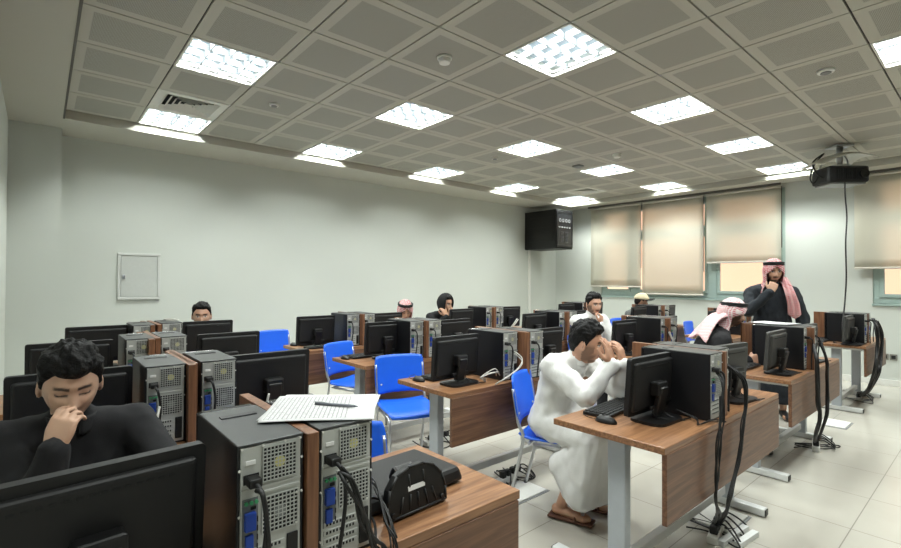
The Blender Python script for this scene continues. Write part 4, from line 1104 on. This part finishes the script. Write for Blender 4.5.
# -- man in the black sweater, nearest, lower left
J, f, r, q = seated(-.075, -3.98, 0.0, dz=.0, lean=.07)
J['head'] = Vector((-.085, -4.03, 1.108)); J['neck'] = Vector((-.08, -3.985, .985)); J['chest'] = Vector((-.075, -3.95, .84))
J['shR'] = Vector((-.25, -3.97, .935)); J['shL'] = Vector((.10, -3.97, .935))
J['elR'] = Vector((-.165, -4.20, .79)); J['wrR'] = Vector((-.128, -4.205, .955))
J['elL'] = Vector((.19, -4.18, .78)); J['wrL'] = Vector((.03, -4.32, .80))
p1 = person('young man in black sweater with his hand pinching his nose, lower left', J, (200, 162, 138), .0042, BLACKCLOTH, hair=.030, hair_front=-.016, head_f=(.03, -.95, -.30),
    handR=dict(d=(.30, .22, .93), n=(.55, .80, -.2), curls=((.35, .75, .45), (.45, .8, .5), (.55, .9, .5), (.6, .9, .5)), thumb=.55, spread=.08, k=.93), closed_eyes=1, collar=True, beard=.25, sleeve=.97, hsc=(.96, 1, 1))
# -- man in the white robe, hands before his face
J = dict(pelvis=(2.36, -4.08, .555), chest=(2.34, -4.19, .87), neck=(2.335, -4.285, .975), head=(2.335, -4.36, 1.07), shR=(2.175, -4.235, .935), shL=(2.51, -4.235, .935),
         elR=(2.17, -4.46, .80), elL=(2.44, -4.52, .80), wrR=(2.315, -4.545, .97), wrL=(2.385, -4.575, .97), knR=(2.26, -4.46, .53), knL=(2.50, -4.48, .53),
         anR=(2.265, -4.235, .088), anL=(2.49, -4.25, .088), rt=(-.97, -.24, 0), toe=(.30, -.95, 0))
p9 = person('man in long white robe holding both hands to his face at the front desk', J, (188, 144, 118), .0055, WHITECLOTH, robe=True, hair=.034, head_f=(.42, -.88, -.16), collar=True, beard=.55, closed_eyes=0,
    handR=dict(d=(-.05, .20, .97), n=(-.1, .95, -.2), curl=(.12, .25, .2), thumb=.3, spread=.10), handL=dict(d=(-.02, .22, .96), n=(-.2, .95, -.2), curl=(.35, .55, .4), thumb=.7, spread=.12),
    foot=SANDAL, fat=1.25, hem=[(2.20, -4.40, .17), (2.50, -4.46, .17), (2.24, -4.31, .19), (2.55, -4.33, .18), (2.25, -4.22, .33), (2.52, -4.24, .33)], top_voxel=.0095, sleeve=.98)
# -- short man at the back behind the left monitors
J, f, r, q = seated(1.02, -.83, 0, dz=-.005)
person('man at the back by the wall, only his dark-haired head above a monitor', J, (190, 148, 124), .007, GREYCLOTH, hair=.022, head_f=(-.25, -.95, -.10))
# -- man with checked headscarf in the back row
J, f, r, q = seated(3.28, -.93, 0, dz=-.03, lean=.10)
a = person('seated man with red checked headscarf and black cord, looking down at back row', J, (190, 148, 124), .007, WHITECLOTH, robe=True, hair=0, head_f=(-.38, -.85, -.36), beard=.3, closed_eyes=1)
keffiyeh(a[0], a[1], KEFF, .22, 66, flare=.05)
# -- man with black hood
J, f, r, q = seated(4.05, -.86, -.25, dz=.03, lean=.10)
J['elR'] = q(.28, .17, .80); J['wrR'] = q(.30, .03, .97); J['elL'] = q(.28, -.15, .80); J['wrL'] = q(.31, -.04, .97)
a = person('man in black hooded top with hand over his mouth, back row', J, (190, 148, 122), .007, HOODC, hair=.02, head_f=(.15, -.95, -.22), handR=dict(d=(-.3, .2, .9), n=(0, .9, 0), curl=(.5, .8, .5)), handL=dict(d=(.1, .2, .95), n=(0, .9, -.2), curl=(.4, .7, .5)))
def hoodfn(u, v):
    a_ = (u-.5)*2*math.radians(128); th = .03+v*2.2
    p = head_point((math.sin(th)*math.sin(a_), -math.sin(th)*math.cos(a_), math.cos(th)), .026); return p
b = grid_solid(bmesh.new(), lambda u, v: hoodfn(u, v), 36, 20, .008); tm(b, a[1]); obj('hood', b, HOODC, a[0])
# -- bearded young man in white
J, f, r, q = seated(4.50, -2.93, -.30, dz=.085, lean=.05)
J['elR'] = q(.26, .14, .80); J['wrR'] = q(.24, .0, .985); J['head'] = J['head']+Vector((0, 0, .0))
J['shR'] += Vector((-.02, 0, 0))
person('bearded young man in white shirt resting his chin on his hand, looking sideways', J, (194, 150, 126), .006, WHITECLOTH, hair=.026, head_f=(-.38, -.90, -.08), beard=.75, handR=dict(d=(.15, .0, .95), n=(-.2, .9, .1), curl=(.8, .9, .6)), fat=1.2)
# -- man in a cap
J, f, r, q = seated(6.95, -2.10, -.1, dz=.02, lean=.10)
a = person('man in grey wearing a beige baseball cap, looking down near the windows', J, (150, 112, 90), .008, GREYCLOTH, hair=.014, head_f=(.62, -.76, -.10), beard=.4)
b = bmesh.new()
cr = sphere_mesh(lambda d: head_point(d, (.026 if d[2] > .34 else -.006)+.006*max(0, d[1])*(d[2] > .34)), 40, 30); tm(cr, a[1]); obj('cap_crown', cr, CAPM, a[0])
b = grid_solid(bmesh.new(), lambda u, v: Vector(((u-.5)*.16*(1-.15*v), .080+.12*v*(1-.8*(u-.5)**2)-.04*(2*u-1)**2, .060-.03*(2*u-1)**2+.012*v)), 14, 8, .006); tm(b, a[1]); obj('cap_brim', b, CAPB, a[0])
# -- seated man with pink headscarf, black jacket
J, f, r, q = seated(4.30, -4.16, .45, dz=.0, lean=.13)
J['head'] = Vector((4.475, -4.43, 1.165)); J['neck'] = Vector((4.425, -4.36, 1.03)); J['chest'] = Vector((4.38, -4.28, .88))
for k in ('shR', 'shL'): J[k] += Vector((.02, -.06, .02))
pass
a = person('seated man in black jacket with pale pink headscarf thrown back, facing right', J, (190, 148, 124), .006, BLACKCLOTH, hair=.016, head_f=(.50, -.82, -.20), beard=.8, closed_eyes=1, fat=1.5)
keffiyeh(a[0], a[1], KEFFP, .22, 98, flare=.05, back=.25)
rb = Vector((-.80, .60, 0))
def tail(u, v):
    c_ = Vector((4.455, -4.40, 1.185))+rb*(.05+.23*v)+Vector((0, 0, -.01-.21*v+.045*math.sin(PI*v)))
    return c_+Vector((.6, .8, 0))*(u-.5)*(.17+.10*v)+Vector((0, 0, .012*math.sin(9*u+4*v)-.14*(u-.5)**2))-a[2]
b = grid_solid(bmesh.new(), tail, 18, 20, .008); obj('scarf_end', b, KEFFP, a[0])
# -- standing man
f = Vector((-.86, -.51, 0)).normalized(); r = Vector((f.y, -f.x, 0)); P = Vector((5.80, -4.37, 0))
def q(a_, b_, z): return P+f*a_+r*b_+Vector((0, 0, z))
J = dict(pelvis=q(0, 0, .92), chest=q(.0, 0, 1.25), neck=q(.02, 0, 1.415), head=q(.055, .0, 1.555), shR=q(.0, .185, 1.335), shL=q(0, -.185, 1.335), elR=q(.16, .26, 1.13), wrR=q(.235, .07, 1.345),
         elL=q(.02, -.27, 1.06), wrL=q(.10, -.23, .84), knR=q(.03, .09, .5), knL=q(.03, -.09, .5), anR=q(0, .10, .085), anL=q(0, -.10, .085), rt=r)
a = person('standing man in dark navy robe with red checked headscarf, hand on chin', J, (190, 148, 122), .006, NAVY, robe=True, hair=0, head_f=(f.x+.05, f.y, -.12), beard=.85, fat=1.15,
    handR=dict(d=(f*(-.22)+r*(-.35)+Vector((0, 0, .9))), n=(-f*.9-r*.2), curl=(.75, .9, .6), thumb=.2), hem=[q(.05, .13, .2), q(.05, -.13, .2), q(-.1, .12, .2), q(-.1, -.12, .2)])
keffiyeh(a[0], a[1], KEFF, .24, 60, flare=.05)
def throw(u, v):
    pts = [q(.02, -.10, 1.49), q(.10, -.105, 1.43), q(.165, -.12, 1.33), q(.165, -.15, 1.22), q(.15, -.165, 1.11)]
    k_ = min(3, int(v*4)); c_ = lerp(pts[k_], pts[k_+1], v*4-k_)
    return c_+r*(-(u-.5)*(.07+.05*v))+f*(.010*math.sin(5*PI*u+2*v)-.05*(u-.5)**2)+Vector((0, 0, -.05*v*(1-abs(2*u-1))))-a[2]
def throw_old(u, v):   # the loose end of the scarf falling in front of his left shoulder
    return q(.145-.02*v+.006*math.sin(6*PI*u), -.105-.05*v-.075*u*(1+.1*v), 1.50-.40*v-.03*abs(u-.5)) - a[2]
b = grid_solid(bmesh.new(), throw, 14, 20, .008); obj('scarf_end', b, KEFF, a[0])

bpy.data.scenes.remove(SCR)
